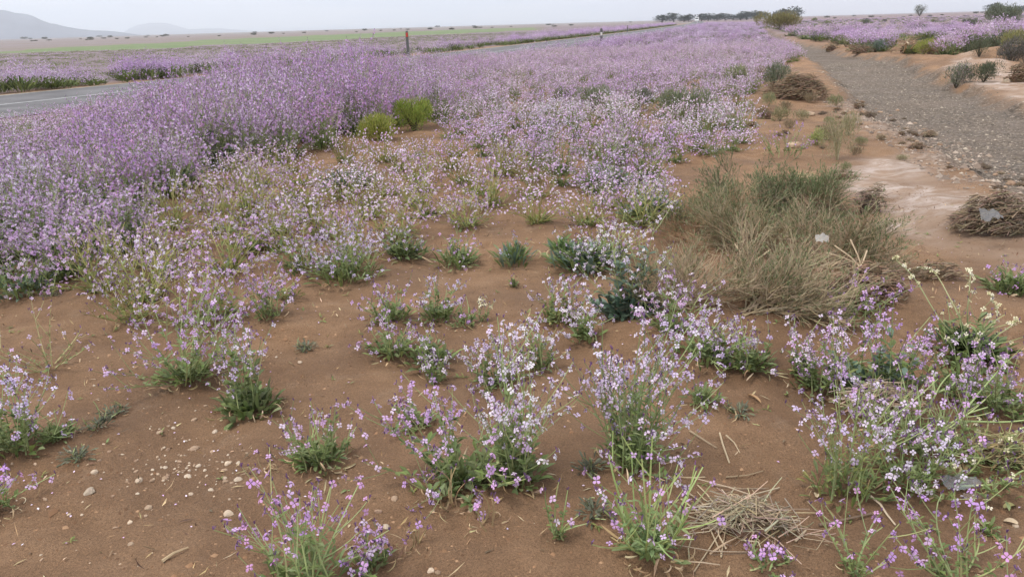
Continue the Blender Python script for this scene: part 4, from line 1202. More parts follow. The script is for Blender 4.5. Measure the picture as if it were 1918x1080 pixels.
# ------------------------------------------------------------------ numpy tiling of many clumps into one stuff mesh
def arrays(parts):
    V, Q, C = [], [], []
    for mb, mat in parts.values():
        o = len(V)
        V += [tuple(v) for v in mb.v]
        for f, c in zip(mb.f, mb.c):
            if len(f) == 4:
                Q.append([i + o for i in f])
                C.append((*c[:3], 1))
    return np.array(V, 'f'), np.array(Q, 'i'), np.array(C, 'f')

def tile(name, templates, pos, which, scl, rot, tint, label, cat, mat):
    Vs, Qs, Cs = [], [], []
    off = 0
    for k, (V, Q, C) in enumerate(templates):
        idx = np.nonzero(which == k)[0]
        if not len(idx): continue
        c, s = np.cos(rot[idx])[:, None], np.sin(rot[idx])[:, None]
        X = (V[None, :, 0] * c - V[None, :, 1] * s) * scl[idx, 0][:, None] + pos[idx, 0][:, None]
        Y = (V[None, :, 0] * s + V[None, :, 1] * c) * scl[idx, 0][:, None] + pos[idx, 1][:, None]
        Z = V[None, :, 2] * scl[idx, 1][:, None] + pos[idx, 2][:, None]
        Vs.append(np.stack([X, Y, Z], -1).reshape(-1, 3))
        q = Q[None] + (np.arange(len(idx)) * len(V))[:, None, None] + off
        Qs.append(q.reshape(-1, 4))
        t = tint[idx][:, None, :]
        isfl = (C[:, 2] > C[:, 1])[None, :, None] & (C[:, 0] > .4)[None, :, None]
        cc = np.where(isfl, C[None, :, :3] * t, C[None, :, :3] * t.mean(-1, keepdims=True))
        cc = np.concatenate([np.clip(cc, 0, .95), np.ones(cc.shape[:2] + (1,))], -1)
        Cs.append(cc.reshape(-1, 4))
        off += len(idx) * len(V)
    me = mesh_np(name, np.concatenate(Vs), np.concatenate(Qs), np.concatenate(Cs))
    me.materials.append(mat)
    return tag(obj(name, me), label, cat, kind='stuff')

def dart(cand, d):                            # keep points at least d apart
    cell = {}
    keep = []
    for i, (x, y, dd) in enumerate(zip(cand[:, 0], cand[:, 1], d)):
        cx, cy = int(x // .5), int(y // .5)
        ok = True
        for a in (-1, 0, 1):
            for b in (-1, 0, 1):
                for (u, v) in cell.get((cx + a, cy + b), ()):
                    if (u - x) ** 2 + (v - y) ** 2 < dd * dd:
                        ok = False
                        break
                if not ok: break
            if not ok: break
        if ok:
            cell.setdefault((cx, cy), []).append((x, y))
            keep.append(i)
    return np.array(keep)

POLY_A = [(-900, 720), (-100, 552), (130, 540), (235, 485), (290, 395), (340, 345), (450, 318), (590, 300), (640, 268), (760, 258), (860, 225), (900, 150), (900, 40), (-900, 40)]
POLY_C = [(860, 225), (800, 262), (860, 285), (960, 310), (1060, 360), (1120, 410), (1215, 415), (1240, 355), (1300, 322), (1420, 320), (1396, 290), (1396, 255), (1348, 225), (1382, 188), (1425, 160),
          (1462, 132), (1496, 104), (1470, 80), (1448, 66), (1430, 50), (1400, 38), (900, 38), (900, 150)]
POLY_B = [(60, 560), (240, 485), (345, 350), (450, 325), (600, 305), (700, 288), (860, 285), (960, 310), (1060, 360), (1215, 415), (1205, 480), (1130, 490), (1080, 440), (960, 440), (860, 445), (740, 450), (650, 500), (560, 520), (430, 548), (250, 570)]

# prototypes of the mid-field plants (one flowering plant each, with its parts)
r = random.Random(99)
def proto(seed, **k):
    return plant_parts(random.Random(seed), **k)
TA = [dict(H=.70, R=.36, nst=34, fl=7, nleaf=210, LL=.09, wid=.17, stw=.0027, out=.5, br=3, base=.15, pal=p, lod=1, fs=.026, ndry=2, leafc=lc, leafup=(.7, 1.5), rac=.34, brac=.62, wob=.06, stemleaf=11) for p, lc in (('lilac', LD + LG), ('violet', LG), ('lilac', LD), ('violet', LG), ('pale', LD))]
for q in (2, 4): TA[q].update(rac=.30, nleaf=300, LL=.12, fl=4.5)
TC = [dict(H=.46, R=.29, nst=24, fl=5, nleaf=90, LL=.09, wid=.17, stemleaf=9, stw=.0026, br=3, base=.09, pal=p, lod=1, fs=.022, ndry=4, leafc=lc, leafup=(.4, 1.4), rac=.34, brac=.6, wob=.05) for p, lc in (('pink', LG), ('lilac', LG), ('pale', LB), ('lilac', LG + LD), ('pink', LG + LY))]
TB = [dict(H=.42, R=.30, nst=20, fl=3.6, nleaf=40, LL=.09, wid=.16, stemleaf=7, stw=.0030, br=3, base=.06, pal=p, lod=1, fs=.022, ndry=5, leafc=LY + LG, stemc=STY, out=.55, rac=.36, brac=.6, wob=.06) for p in ('pale', 'pink', 'lilac', 'pink')]
SPEC = [('A', k) for k in TA] + [('C', k) for k in TC] + [('B', k) for k in TB]

lowp = np.array([[0., 0.]])
# candidate positions between road and stream bed
N0 = 80000
cx = nrg.uniform(-16, 16, N0)
cy = nrg.uniform(3.2, 42, N0)
w_ = nrg.random(N0) < np.clip(.25 + 12 / cy, 0, 1)
cx, cy = cx[w_], cy[w_]
px, py, _z = proj(cx, cy, 0 * cx)
px = px + 26 * wob(cx, cy, 1.6, 13)
py = py + 7 * wob(cx, cy, 1.9, 17)
inr = polydist(ROADPOLY, cx, cy)
okr = ~inside(ROADPOLY, cx, cy) & ~inside(BEYOND, cx, cy) & (inr > .5) & (washdepth(cx, cy) < -.05)
rA = inside(POLY_A, px, py) & okr
rC = inside(POLY_C, px, py) & okr & ~rA
rB = inside(POLY_B, px, py) & okr & ~rA & ~rC
gap = wob(cx, cy, 2.2, 6)
rC &= ~((gap > .42) & (cy < 26))
sparse = (px < 520) & rB
rB &= ~(sparse & (nrg.random(len(cx)) < .30))
bare = inside([(585, 300), (650, 258), (780, 262), (850, 290), (760, 330), (600, 345), (480, 350)], px, py)
rA &= ~bare
rB &= ~(bare & (nrg.random(len(cx)) < .8)); rC &= ~(bare & (nrg.random(len(cx)) < .8))
gap2 = wob(cx, cy, 1.15, 3)
rB &= gap2 < .66; rC &= ~((gap2 > .55) & (cy < 16)); rA &= ~((gap2 > .85) & (cy < 14))
# leave the two yellow green shrubs and the bare tongue beside them visible
for (bx, by, rr) in ((712, 262, .42), (775, 240, .5), (1112, 214, .35), (1285, 226, .5), (1196, 208, .35), (1056, 196, .3), (1452, 172, .5), (735, 285, .5), (690, 285, .4)):
    q = G(bx, by)
    far = np.hypot(cx - q.x, (cy - q.y + .25) * .8) > rr
    rA &= far; rC &= far; rB &= far
reg = np.where(rA, 0, np.where(rC, 1, np.where(rB, 2, -1)))
m = reg >= 0
cand = np.stack([cx[m], cy[m]], 1)
reg = reg[m]
dmin = np.where(reg == 0, .37, np.where(reg == 1, .355, .39)) * np.where(cand[:, 1] > 14, 1.12, 1.0)
keep = dart(cand, dmin)
cand, reg = cand[keep], reg[keep]
px, py, dz = proj(cand[:, 0], cand[:, 1], 0 * cand[:, 0])
patch = wob(cand[:, 0], cand[:, 1], 3.5, 11)
patch2 = wob(cand[:, 0], cand[:, 1], 2.0, 15)
# how tall the plants grow over the field
hs = np.ones(len(cand))
hA = 1 + .42 * np.exp(-((px - 480) / 260) ** 2) * (py < 330) + .34 * np.exp(-((px - 570) / 210) ** 2) * (py < 255)
hs = np.where(reg == 0, hA, 1.0)
hs = hs * (1 + .20 * patch2) * nrg.uniform(.74, 1.22, len(cand))
rdist = polydist(RN_xy, cand[:, 0], cand[:, 1], False)
base_h = np.where(reg == 0, .72, .45)
ytop = np.interp(px, [-400, 0, 120, 250, 330, 380, 450, 550, 700, 850, 950, 1100, 1250], [232, 203, 186, 158, 132, 108, 93, 88, 88, 90, 89, 79, 53])
hmax = HC - (ytop - (46 - (px - 959) * .02846)) * dz / F
hs = np.minimum(hs, np.maximum(.24, hmax) / base_h * nrg.uniform(.64, 1.26, len(cand)))
pick = np.zeros(len(cand), int)
for i in range(len(cand)):
    q, pt = reg[i], patch[i]
    if q == 0:
        pick[i] = r.choice((0, 1, 1, 3) if pt > .15 else ((0, 2, 3, 0) if pt > -.5 else (4, 2, 0)))
    elif q == 1:
        if cand[i, 1] > 14: pick[i] = r.choice((6, 6, 9, 5) if pt > -.3 else (5, 8, 6))
        else: pick[i] = 5 + r.choice((0, 1, 4, 0) if pt > 0 else (0, 2, 3, 0))
    else:
        pick[i] = 10 + r.randrange(4)
zz = tz(cand[:, 0], cand[:, 1])
size = np.where(reg == 0, .72, .45) * hs / dz
order = np.argsort(-size)
NIND = 250
ind, rest = order[:NIND], order[NIND:]

def where_label(kind, x, y, k, h):
    tint = {'lilac': 'lilac', 'violet': 'violet', 'pale': 'pale lilac', 'white': 'whitish', 'blue': 'bluish lilac', 'pink': 'pinkish'}[SPEC[k][1]['pal']]
    tall = 'tall' if h > 1.05 else ('low' if h < .92 else 'medium')
    tint = tint.replace('bluish lilac', 'bluish')
    if kind == 0:
        row = 'front rows' if y > np.interp(x, [-300, 130, 290, 450, 640, 860], [400, 430, 330, 270, 235, 205]) else ('back rows' if y < 230 else 'middle rows')
        place = 'at the left end of the dense bank' if x < 160 else ('in the left half of the dense bank' if x < 380 else ('in the right half of the dense bank' if x < 640 else 'behind the yellow green shrubs'))
        return f'{tall} {tint} plant in the {row} {place}'
    if kind == 1:
        place = 'above the row of green tussocks' if x < 1040 and y > 300 else ('beside the dry brush' if y > 300 else ('around the grey green shrubs of the field' if x > 1000 else 'right of the yellow green shrubs'))
        return f'{tall} {tint} plant {place} in the middle field'
    place = 'left of the tussock row' if x < 520 else ('just behind the bluish plant by the bare sand' if x < 720 else ('behind the tussock row' if x < 1000 else 'left of the dry brush'))
    return f'{tall} {tint} straggly plant {place}'
roots = {}
for i in ind:
    k = int(pick[i])
    lb = where_label(int(reg[i]), px[i], py[i], k, hs[i])
    loc = (cand[i, 0], cand[i, 1], zz[i] - .01)
    ws = (.8 + .2 * hs[i]) * r.uniform(.92, 1.08)
    if k not in roots:
        o = thing('flowering_plant', lb, 'flowering plant', loc, r.uniform(0, 6.28), lb)
        build_parts(proto(500 + k, **SPEC[k][1]), o)
        o.scale = (ws, ws, hs[i])
        roots[k] = o
    else:
        copy_thing(roots[k], loc, r.uniform(0, 6.28), (ws, ws, float(hs[i])), lb, lb)

def tints(n, X, Y, s=6.0, k=11):
    a = np.clip(wob(X, Y, s, k), -1, 1)[:, None]
    b = np.clip(wob(X, Y, s * .5, k + 4), -1, 1)[:, None]
    t = 1 + a * np.array([[-.06, -.13, -.02]]) + b * np.array([[.04, .05, .03]])
    return t * nrg.uniform(.93, 1.06, (n, 1))

def spec2(d, lod=2, **k):
    e = dict(d)
    e.update(lod=lod, buds=False, ndry=0, stemleaf=1)
    e.update(k)
    return e
T2 = [arrays(proto(700 + i, **spec2(d, nleaf=60, nst=20, br=3, fs=.024))) for i, (_, d) in enumerate(SPEC)]
X, Y = cand[rest, 0], cand[rest, 1]
tile('flower_field', T2, np.stack([X, Y, zz[rest] - .01], 1), pick[rest], np.stack([np.full(len(rest), 1.0), hs[rest]], 1), nrg.uniform(0, 6.28, len(rest)), tints(len(rest), X, Y),
     'dense lilac flower field filling the ground between road and stream bed', 'flower field', M_PETAL)

# coarser clumps for far ground
def far_clump(seed, H, R, nf, s, pal, nl, lcs, ll=.14):
    r = random.Random(seed)
    a, b = MB(), MB()
    for i in range(nf):
        an, q = r.uniform(0, 6.28), math.sqrt(r.random())
        z = H * (1 - .55 * q * q) * r.uniform(.55, 1.05)
        flower(a, Vector((math.cos(an) * R * q, math.sin(an) * R * q, z)), Vector((math.cos(an) * q, math.sin(an) * q, r.uniform(0, 1)) ), s * r.uniform(.7, 1.3), vary(r.choice(PAL[pal]), .08, r), 2, r)
    for i in range(nl):
        an, q = r.uniform(0, 6.28), r.random() * .7
        leaf(b, Vector((math.cos(an) * R * q, math.sin(an) * R * q, H * r.uniform(0, .25))), Vector((math.cos(an), math.sin(an), r.uniform(.5, 2))), ll * r.uniform(.7, 1.4), ll * .22, vary(r.choice(lcs), .25, r), .4, 1)
    return arrays({'a': (a, None), 'b': (b, None)})
PAL['far'] = [(.50, .36, .54), (.56, .43, .59), (.46, .32, .52), (.60, .49, .62)]
PAL['farv'] = [(.46, .30, .53), (.50, .34, .55), (.54, .40, .58)]
T3 = [far_clump(800 + i, .48, .42, 90, .042, p, 50, lc) for i, (p, lc) in enumerate((('far', LG), ('farv', LG), ('far', LG + LD), ('pale', LG)))] + [far_clump(820, .40, .40, 26, .04, 'lilac', 90, LD + LG, .2)]
def scatter(name, n, xr, yr, test, templates, hrange, label, cat, wrange=(.8, 1.25), weights=None):
    if xr is None:
        P = np.array(RF_xy)
        cl = np.concatenate([[0], np.cumsum(np.hypot(*np.diff(P, axis=0).T))])
        t = 30 + 250 * nrg.random(n) ** 1.2
        n = len(t)
        X, Y = np.interp(t, cl, P[:, 0]) - nrg.uniform(.5, 3.2, n), np.interp(t, cl, P[:, 1]) + nrg.uniform(.2, .8, n)
    else:
        X = nrg.uniform(*xr, n)
        Y = yr[0] + (yr[1] - yr[0]) * nrg.random(n) ** 1.35
    ok = test(X, Y)
    X, Y = X[ok], Y[ok]
    n = len(X)
    wh = nrg.choice(len(templates), n, p=weights)
    tile(name, templates, np.stack([X, Y, tz(X, Y) - .01], 1), wh, np.stack([nrg.uniform(*wrange, n), nrg.uniform(*hrange, n) * (1 + .2 * wob(X, Y, 5, 2)) * np.where((polydist(RN_xy, X, Y, False) < 5) & (name == 'distant_flower_field'), 1.3, 1)], 1), nrg.uniform(0, 6.28, n), tints(n, X, Y, 9), label, cat, M_PETAL)
    return n
def between(X, Y):
    px, py, z = proj(X, Y, 0 * X)
    px = px + 14 * wob(X, Y, 4, 13)
    return ~inside(ROADPOLY, X, Y) & ~inside(BEYOND, X, Y) & (polydist(ROADPOLY, X, Y) > .8) & (washdepth(X, Y) < -.4) & (px < np.interp(py, [36, 46, 60, 70, 90, 110], [1420, 1435, 1442, 1452, 1482, 1500])) & (z > 38) & (px > 500)
scatter('distant_flower_field', 16000, (-14, 70), (36, 260), between, T3, (.75, 1.25), 'far end of the lilac field running along the road towards the trees', 'flower field', (.8, 1.25), [.27, .22, .22, .15, .14])
T3b = [far_clump(850 + i, .70, .45, 190, .036, p, 55, lc, .22) for i, (p, lc) in enumerate((('far', LD + LG), ('far', LG), ('lilac', LG), ('farv', LG)))]
def across(X, Y):
    d = polydist(RF_xy, X, Y, False)
    px, py, z = proj(X, Y, 0 * X)
    den = .22 * np.where(px < 500, .95, np.where(px < 940, .35, .95)) * np.where((np.abs(px - 195) < 14) | (np.abs(px - 70) < 10), .35, 1)
    return inside(BEYOND, X, Y) & (d > .75) & (d < 2.9) & (nrg.random(len(X)) < den) & (z > 5) & (px > -500)
scatter('roadside_flowers', 9000, None, None, across, T3b, (.95, 1.4), 'lilac flowers with dark green leaves growing along the far side of the road', 'flowers')
PAL['dull'] = [(.36, .26, .38), (.33, .26, .32), (.42, .30, .44), (.30, .24, .28)]
T4 = [far_clump(870 + i, .22, .55, 22, .035, p, 22, LY + LG, .12) for i, p in enumerate(('dull', 'dull', 'lilac'))]
def plain_t(X, Y):
    d = polydist(RF_xy, X, Y, False)
    px, py, z = proj(X, Y, 0 * X)
    gy = np.interp(px, [-700, 0, 250, 480, 760, 1010, 1300], [124, 101, 93, 84, 68, 57, 44])
    return inside(BEYOND, X, Y) & (d > 2.5) & (py > gy + 1) & (z > 10) & (px > -300) & (px < 1350) & (nrg.random(len(X)) < .35 + .5 * (wob(X, Y, 12, 6) > 0))
scatter('low_plain_flowers', 26000, (-110, 50), (14, 150), plain_t, T4, (.6, 1.3), 'thin low mauve flowers scattered over the flat plain beyond the road', 'flowers')
BANK = [(1462, 66), (1490, 73), (1540, 80), (1600, 92), (1650, 98), (1700, 84), (1760, 96), (1830, 92), (1918, 84), (2300, 90), (2300, -5), (1400, 30), (1440, 52)]
def bank_t(X, Y):
    px, py, z = proj(X, Y, 0 * X)
    den = np.where(py > 62, .75, .55) * (wob(X, Y, 7, 9) > -.55)
    return inside(BANK, px, py) & (washdepth(X, Y) < -.6) & (z > 15) & (nrg.random(len(X)) < den)
scatter('far_bank_flowers', 8000, (6, 190), (22, 260), bank_t, T3b, (.6, 1.1), 'lilac flowers covering the plain behind the far bank of the stream bed', 'flowers')
scatter('near_bank_flowers', 2400, (8, 44), (22, 64), lambda X, Y: bank_t(X, Y) & (proj(X, Y, 0 * X)[1] > 50), T3b, (.8, 1.4), 'dense lilac flowers along the edge of the far bank of the stream bed', 'flowers')
# single lilac bushes on the far bank
protoB = None
for px_, py_, w, h, lb in ((1622, 92, 62, 34, 'bright lilac bush standing at the far edge of the stream bed'), (1660, 84, 40, 26, 'lilac bush right behind the bright one on the far bank'), (1778, 86, 50, 34, 'left part of the wide lilac bushes beside the yellow green far shrub'),
                           (1822, 88, 60, 42, 'widest lilac bush on the far bank, over a dark green shrub'), (1880, 76, 54, 34, 'lilac bush left of the yellow olive grassy shrub'), (1520, 74, 50, 22, 'lilac bush at the head of the far bank'),
                           (1560, 68, 44, 20, 'second lilac bush from the head of the far bank'), (1600, 66, 44, 20, 'lilac bush behind the bright one, further back on the far bank'), (1712, 62, 54, 22, 'lilac bushes behind the small yellow green shrub'), (1488, 68, 40, 18, 'lilac bush next to the wide olive brown shrub')):
    p = G(px_, py_)
    s = (p - Vector((0, 0, HC))).length
    W, Hh = w / 2 * s / F, h * s / F
    loc, scl = (p.x, p.y, p.z - .02), (W / .36, W / .36, Hh / .66)
    if protoB is None:
        protoB = thing('flowering_bush', lb, 'flowering bush', loc)
        build_parts(plant_parts(random.Random(77), H=.72, R=.36, nst=40, fl=9, nleaf=120, LL=.16, wid=.2, br=3, base=.2, pal='lilac', lod=2, fs=.03, leafc=LD + LG, ndry=0, buds=False), protoB)
        protoB.scale = scl
    else:
        copy_thing(protoB, loc, rng.uniform(0, 6.28), scl, lb)

protoG = []
r = random.Random(52)
k = 0
while k < 64:
    x, y = r.uniform(1470, 1915), r.uniform(40, 104)
    if y > np.interp(x, [1470, 1540, 1600, 1700, 1760, 1915], [68, 84, 96, 100, 108, 100]): continue
    p = G(x, y)
    if float(washdepth(np.array([p.x]), np.array([p.y]))[0]) > -.5: continue
    s = (p - Vector((0, 0, HC))).length
    W = r.uniform(16, 34) * (y / 85) * s / F / 2
    lb, gp = 'low grey or olive green shrub dotted among the lilac flowers of the far bank', 'low shrubs among the far bank flowers'
    sc = (W, W, W * r.uniform(.8, 1.25))
    if k < 4:
        o = thing('shrub', lb, 'shrub', (p.x, p.y, p.z - .02), group=gp)
        build_parts(bush(random.Random(60 + k), 1, 1, 1600, (GG, OLV, DG, [(.2, .22, .09), (.16, .18, .07)])[k], blade=(.16, .035)), o)
        o.scale = sc
        protoG.append(o)
    else:
        copy_thing(protoG[k % 4], (p.x, p.y, p.z - .02), r.uniform(0, 6.28), sc, lb, gp)
    k += 1
# gravel and fallen bits as ground cover
def rocklets(name, P, S, cols, label, cat):
    base = np.array([[1, 0, 0], [.1, .9, 0], [-.9, .1, 0], [0, -1, .1], [.15, .1, .75], [.0, .0, -.4]], 'f')
    q = np.array([[0, 1, 4, 4], [1, 2, 4, 4], [2, 3, 4, 4], [3, 0, 4, 4]], 'i')
    n = len(P)
    a = nrg.uniform(0, 6.28, n)
    V = base[None] * nrg.uniform(.6, 1.3, (n, 6, 1)) * S[:, None, None] * np.array([1, .8, .8])
    c, s = np.cos(a)[:, None], np.sin(a)[:, None]
    W = np.stack([V[..., 0] * c - V[..., 1] * s, V[..., 0] * s + V[..., 1] * c, V[..., 2]], -1) + P[:, None, :]
    me = bpy.data.meshes.new(name)
    F_ = (np.array([[0, 1, 4], [1, 2, 4], [2, 3, 4], [3, 0, 4]])[None] + (np.arange(n) * 6)[:, None, None]).reshape(-1, 3)
    me.vertices.add(n * 6)
    me.vertices.foreach_set('co', W.astype('f').ravel())
    me.loops.add(len(F_) * 3)
    me.loops.foreach_set('vertex_index', F_.astype('i').ravel())
    me.polygons.add(len(F_))
    me.polygons.foreach_set('loop_start', np.arange(0, len(F_) * 3, 3, dtype='i'))
    me.polygons.foreach_set('loop_total', np.full(len(F_), 3, 'i'))
    me.update(calc_edges=True)
    at_ = me.attributes.new('col', 'FLOAT_COLOR', 'FACE')
    cc = np.array(cols)[nrg.choice(len(cols), n)] * nrg.uniform(.75, 1.2, (n, 1))
    cc = np.concatenate([cc, np.ones((n, 1))], 1)
    at_.data.foreach_set('color', np.repeat(cc, 4, 0).astype('f').ravel())
    me.materials.append(M_STONE)
    return tag(obj(name, me), label, cat, kind='stuff')
n = 90000
X, Y = nrg.uniform(1.5, 14, n), 4.5 + 26 * nrg.random(n) ** 1.5
sdw = washdepth(X, Y)
ok = (sdw > -.25) & (nrg.random(n) < smooth(-.25, .1, sdw))
X, Y = X[ok], Y[ok]
rocklets('gravel', np.stack([X, Y, tz(X, Y)], 1), np.exp(nrg.normal(-4.55, .5, len(X))), [(.18, .145, .112), (.24, .195, .152), (.295, .24, .185), (.135, .11, .086), (.43, .36, .28)], 'grey brown gravel and small stones covering the dry stream bed', 'gravel')
n = 26000
X, Y = nrg.uniform(-4.5, 4.5, n), nrg.uniform(1.6, 8, n)
px, py, _z = proj(X, Y, 0 * X)
den = np.exp(-(((px - 340) / 170) ** 2 + ((py - 860) / 90) ** 2)) * .9 + .035 + .25 * (inside(BAND, X, Y)) + .1 * (wob(X, Y, .9, 17) > .7)
ok = (nrg.random(n) < den) & (washdepth(X, Y) < 0)
X, Y = X[ok], Y[ok]
rocklets('fine_gravel', np.stack([X, Y, tz(X, Y) - .001], 1), np.exp(nrg.normal(-5.6, .4, len(X))), [(.45, .34, .24), (.30, .2, .13), (.48, .39, .29), (.2, .125, .075)], 'fine gravel and crumbs of soil strewn over the brown sand', 'gravel')
n = 34000
X = nrg.uniform(1.2, 9, n)
Y = nrg.uniform(4, 16, n)
ok = (polydist(BAND, X, Y) * np.where(inside(BAND, X, Y), 0, 1) < .45)
X, Y = X[ok], Y[ok]
rocklets('rubble', np.stack([X, Y, tz(X, Y)], 1), np.exp(nrg.normal(-4.5, .6, len(X))), [(.34, .26, .2), (.45, .36, .29), (.24, .18, .14), (.20, .15, .12)], 'broken clods and stones along the near edge of the stream bed', 'rubble')
n = 90000
X = nrg.uniform(-4.5, 4.5, n)
Y = 1.6 + 5.4 * nrg.random(n) ** 1.4
ok = (washdepth(X, Y) < 0) & (wob(X, Y, 1.1, 4) + nrg.normal(0, .5, n) > -.1)
X, Y = X[ok], Y[ok]
rocklets('soil_crumbs', np.stack([X, Y, tz(X, Y) - .001], 1), np.exp(nrg.normal(-5.75, .55, len(X))), [(.22, .125, .068), (.17, .093, .05), (.29, .175, .10), (.12, .066, .037)], 'small crumbs of brown soil covering the sand', 'soil')
# dropped petals, straw bits
mb = MB()
r = random.Random(31)
for i in range(2600):
    x, y = r.uniform(-3.6, 3.6), r.uniform(1.8, 6.5)
    z = .004
    leaf(mb, Vector((x, y, z)), Vector((r.uniform(-1, 1), r.uniform(-1, 1), .05)), r.uniform(.012, .06), r.uniform(.002, .007), vary(r.choice(DRYC + [(.13, .09, .06), (.2, .14, .09), (.16, .1, .06)]), .25, r), r.uniform(-1.5, .9), 2, .5, r.uniform(-.5, .5))
for i in range(700):
    x, y = r.uniform(-3.2, 3.2), r.uniform(2.0, 6.2)
    leaf(mb, Vector((x, y, .004)), Vector((r.uniform(-1, 1), r.uniform(-1, 1), .1)), r.uniform(.008, .013), r.uniform(.005, .008), vary(r.choice(PAL['lilac'] + PAL['pale']), .15, r), .3, 1, .3)
me = mb.mesh('plant_litter', M_DRY)
co = np.empty(len(me.vertices) * 3, 'f')
me.vertices.foreach_get('co', co)
co = co.reshape(-1, 3)
co[:, 2] += tz(co[:, 0], co[:, 1]) + .002
me.vertices.foreach_set('co', co.ravel())
me.update()
tag(obj('plant_litter', me), 'bits of dry leaf, straw and fallen petals strewn over the brown sand', 'plant litter', kind='stuff')

mb = MB()
r = random.Random(33)
for i in range(260):
    x, y = r.uniform(-3.4, 3.6), r.uniform(2.0, 6.5)
    for k in range(r.randint(3, 7)):
        a = r.uniform(0, 6.28)
        leaf(mb, Vector((x, y, .002)), Vector((math.cos(a), math.sin(a), r.uniform(.2, 1.5))), r.uniform(.012, .035), r.uniform(.003, .007), vary(r.choice(LG + LY), .2, r), .4, 2)
me = mb.mesh('seedlings', M_LEAF)
co = np.empty(len(me.vertices) * 3, 'f')
me.vertices.foreach_get('co', co)
co = co.reshape(-1, 3)
co[:, 2] += tz(co[:, 0], co[:, 1])
me.vertices.foreach_set('co', co.ravel())
me.update()
tag(obj('seedlings', me), 'tiny green sprouts coming up here and there in the sand', 'seedlings', kind='stuff')

# ------------------------------------------------------------------ road posts, van, trees, hills
def box(mb, c, s, col, rz=0):
    x, y, z = s[0] / 2, s[1] / 2, s[2] / 2
    ca, sa = math.cos(rz), math.sin(rz)
    vs = [Vector((c[0] + (a * x * ca - b * y * sa), c[1] + (a * x * sa + b * y * ca), c[2] + d * z)) for d in (-1, 1) for a, b in ((-1, -1), (1, -1), (1, 1), (-1, 1))]
    mb.add(vs, [(3, 2, 1, 0), (4, 5, 6, 7), (0, 1, 5, 4), (1, 2, 6, 5), (2, 3, 7, 6), (3, 0, 4, 7)], col)
def post(px, py, h, label, refl):
    p = G(px, py)
    s = (p - Vector((0, 0, HC))).length
    H = h * s / F
    W = 4.6 * s / F if h > 20 else 2.2 * s / F
    W = min(W, .15)
    o = thing('marker_post', label, 'marker post', (p.x, p.y, p.z))
    mb = MB()
    vs = []
    k = .5
    for z in (0, H * .93, H):
        t = 1 if z < H else .75
        vs += [Vector((a * W * .5 * t, b * W * .3 * t, z)) for a, b in ((-1, -1), (1, -1), (1, 1), (-1, 1))]
    fs = [(i * 4 + j, i * 4 + (j + 1) % 4, i * 4 + 4 + (j + 1) % 4, i * 4 + 4 + j) for i in range(2) for j in range(4)] + [(8, 9, 10, 11)]
    mb.add(vs, fs, (.11, .11, .105))
    obj('shaft', mb.mesh('shaft', M_PLAIN), o)
    mb = MB()
    box(mb, (0, -W * .31, H * refl[1]), (W * .8, .012, H * refl[2]), refl[0])
    obj('reflector', mb.mesh('reflector', M_PLAIN), o)
post(765, 107, 44, 'dark roadside post with a red reflector, the nearest one', ((.50, .05, .03), .85, .16))
post(1126, 90, 33, 'dark roadside post with a white reflector at the edge of the field', ((.7, .68, .66), .72, .16))
post(1175, 60.5, 11, 'small distant roadside post beyond the white marked one', ((.4, .3, .3), .8, .16))

p = at(1305, 41.6)
dirv = Vector((at(1305, 41.6) - at(1285, 45)).xy).normalized()
van = thing('van', 'white van coming along the road in front of the far trees', 'van', (p.x, p.y, .05), math.atan2(dirv.y, dirv.x) - math.pi / 2)
mb = MB()
prof = [(-2.4, .35), (-2.5, 1.0), (-2.2, 1.25), (-1.7, 2.15), (-1.4, 2.3), (2.4, 2.3), (2.5, 2.1), (2.5, .35)]
vs = [Vector((sx * (.95 if z < 1.4 else .85), y, z)) for sx in (-1, 1) for y, z in prof]
n = len(prof)
mb.add(vs, [tuple(range(n)), tuple(range(2 * n - 1, n - 1, -1))] + [(i, n + i, n + (i + 1) % n, (i + 1) % n) for i in range(n)], (.78, .78, .77))
obj('body', mb.mesh('body', M_PLAIN), van)
mb = MB()
mb.add([Vector((-.78, -2.19, 1.33)), Vector((.78, -2.19, 1.33)), Vector((.74, -1.76, 2.08)), Vector((-.74, -1.76, 2.08))], [(0, 1, 2, 3)], (.03, .035, .04))
obj('windscreen', mb.mesh('windscreen', M_PLAIN), van)
for sx in (-.55, .55):
    mb = MB()
    box(mb, (sx, -2.5, .85), (.3, .04, .18), (.8, .8, .75))
    obj('headlight', mb.mesh('headlight', M_PLAIN), van)
for sx in (-.9, .9):
    for y in (-1.6, 1.6):
        mb = MB()
        ring = [Vector((sx + q * .1, y + .34 * math.cos(6.2832 * k / 14), .34 + .34 * math.sin(6.2832 * k / 14))) for q in (-1, 1) for k in range(14)]
        mb.add(ring, [tuple(range(14)), tuple(range(27, 13, -1))] + [(k, (k + 1) % 14, 14 + (k + 1) % 14, 14 + k) for k in range(14)], (.03, .03, .03))
        obj('wheel', mb.mesh('wheel', M_PLAIN), van)

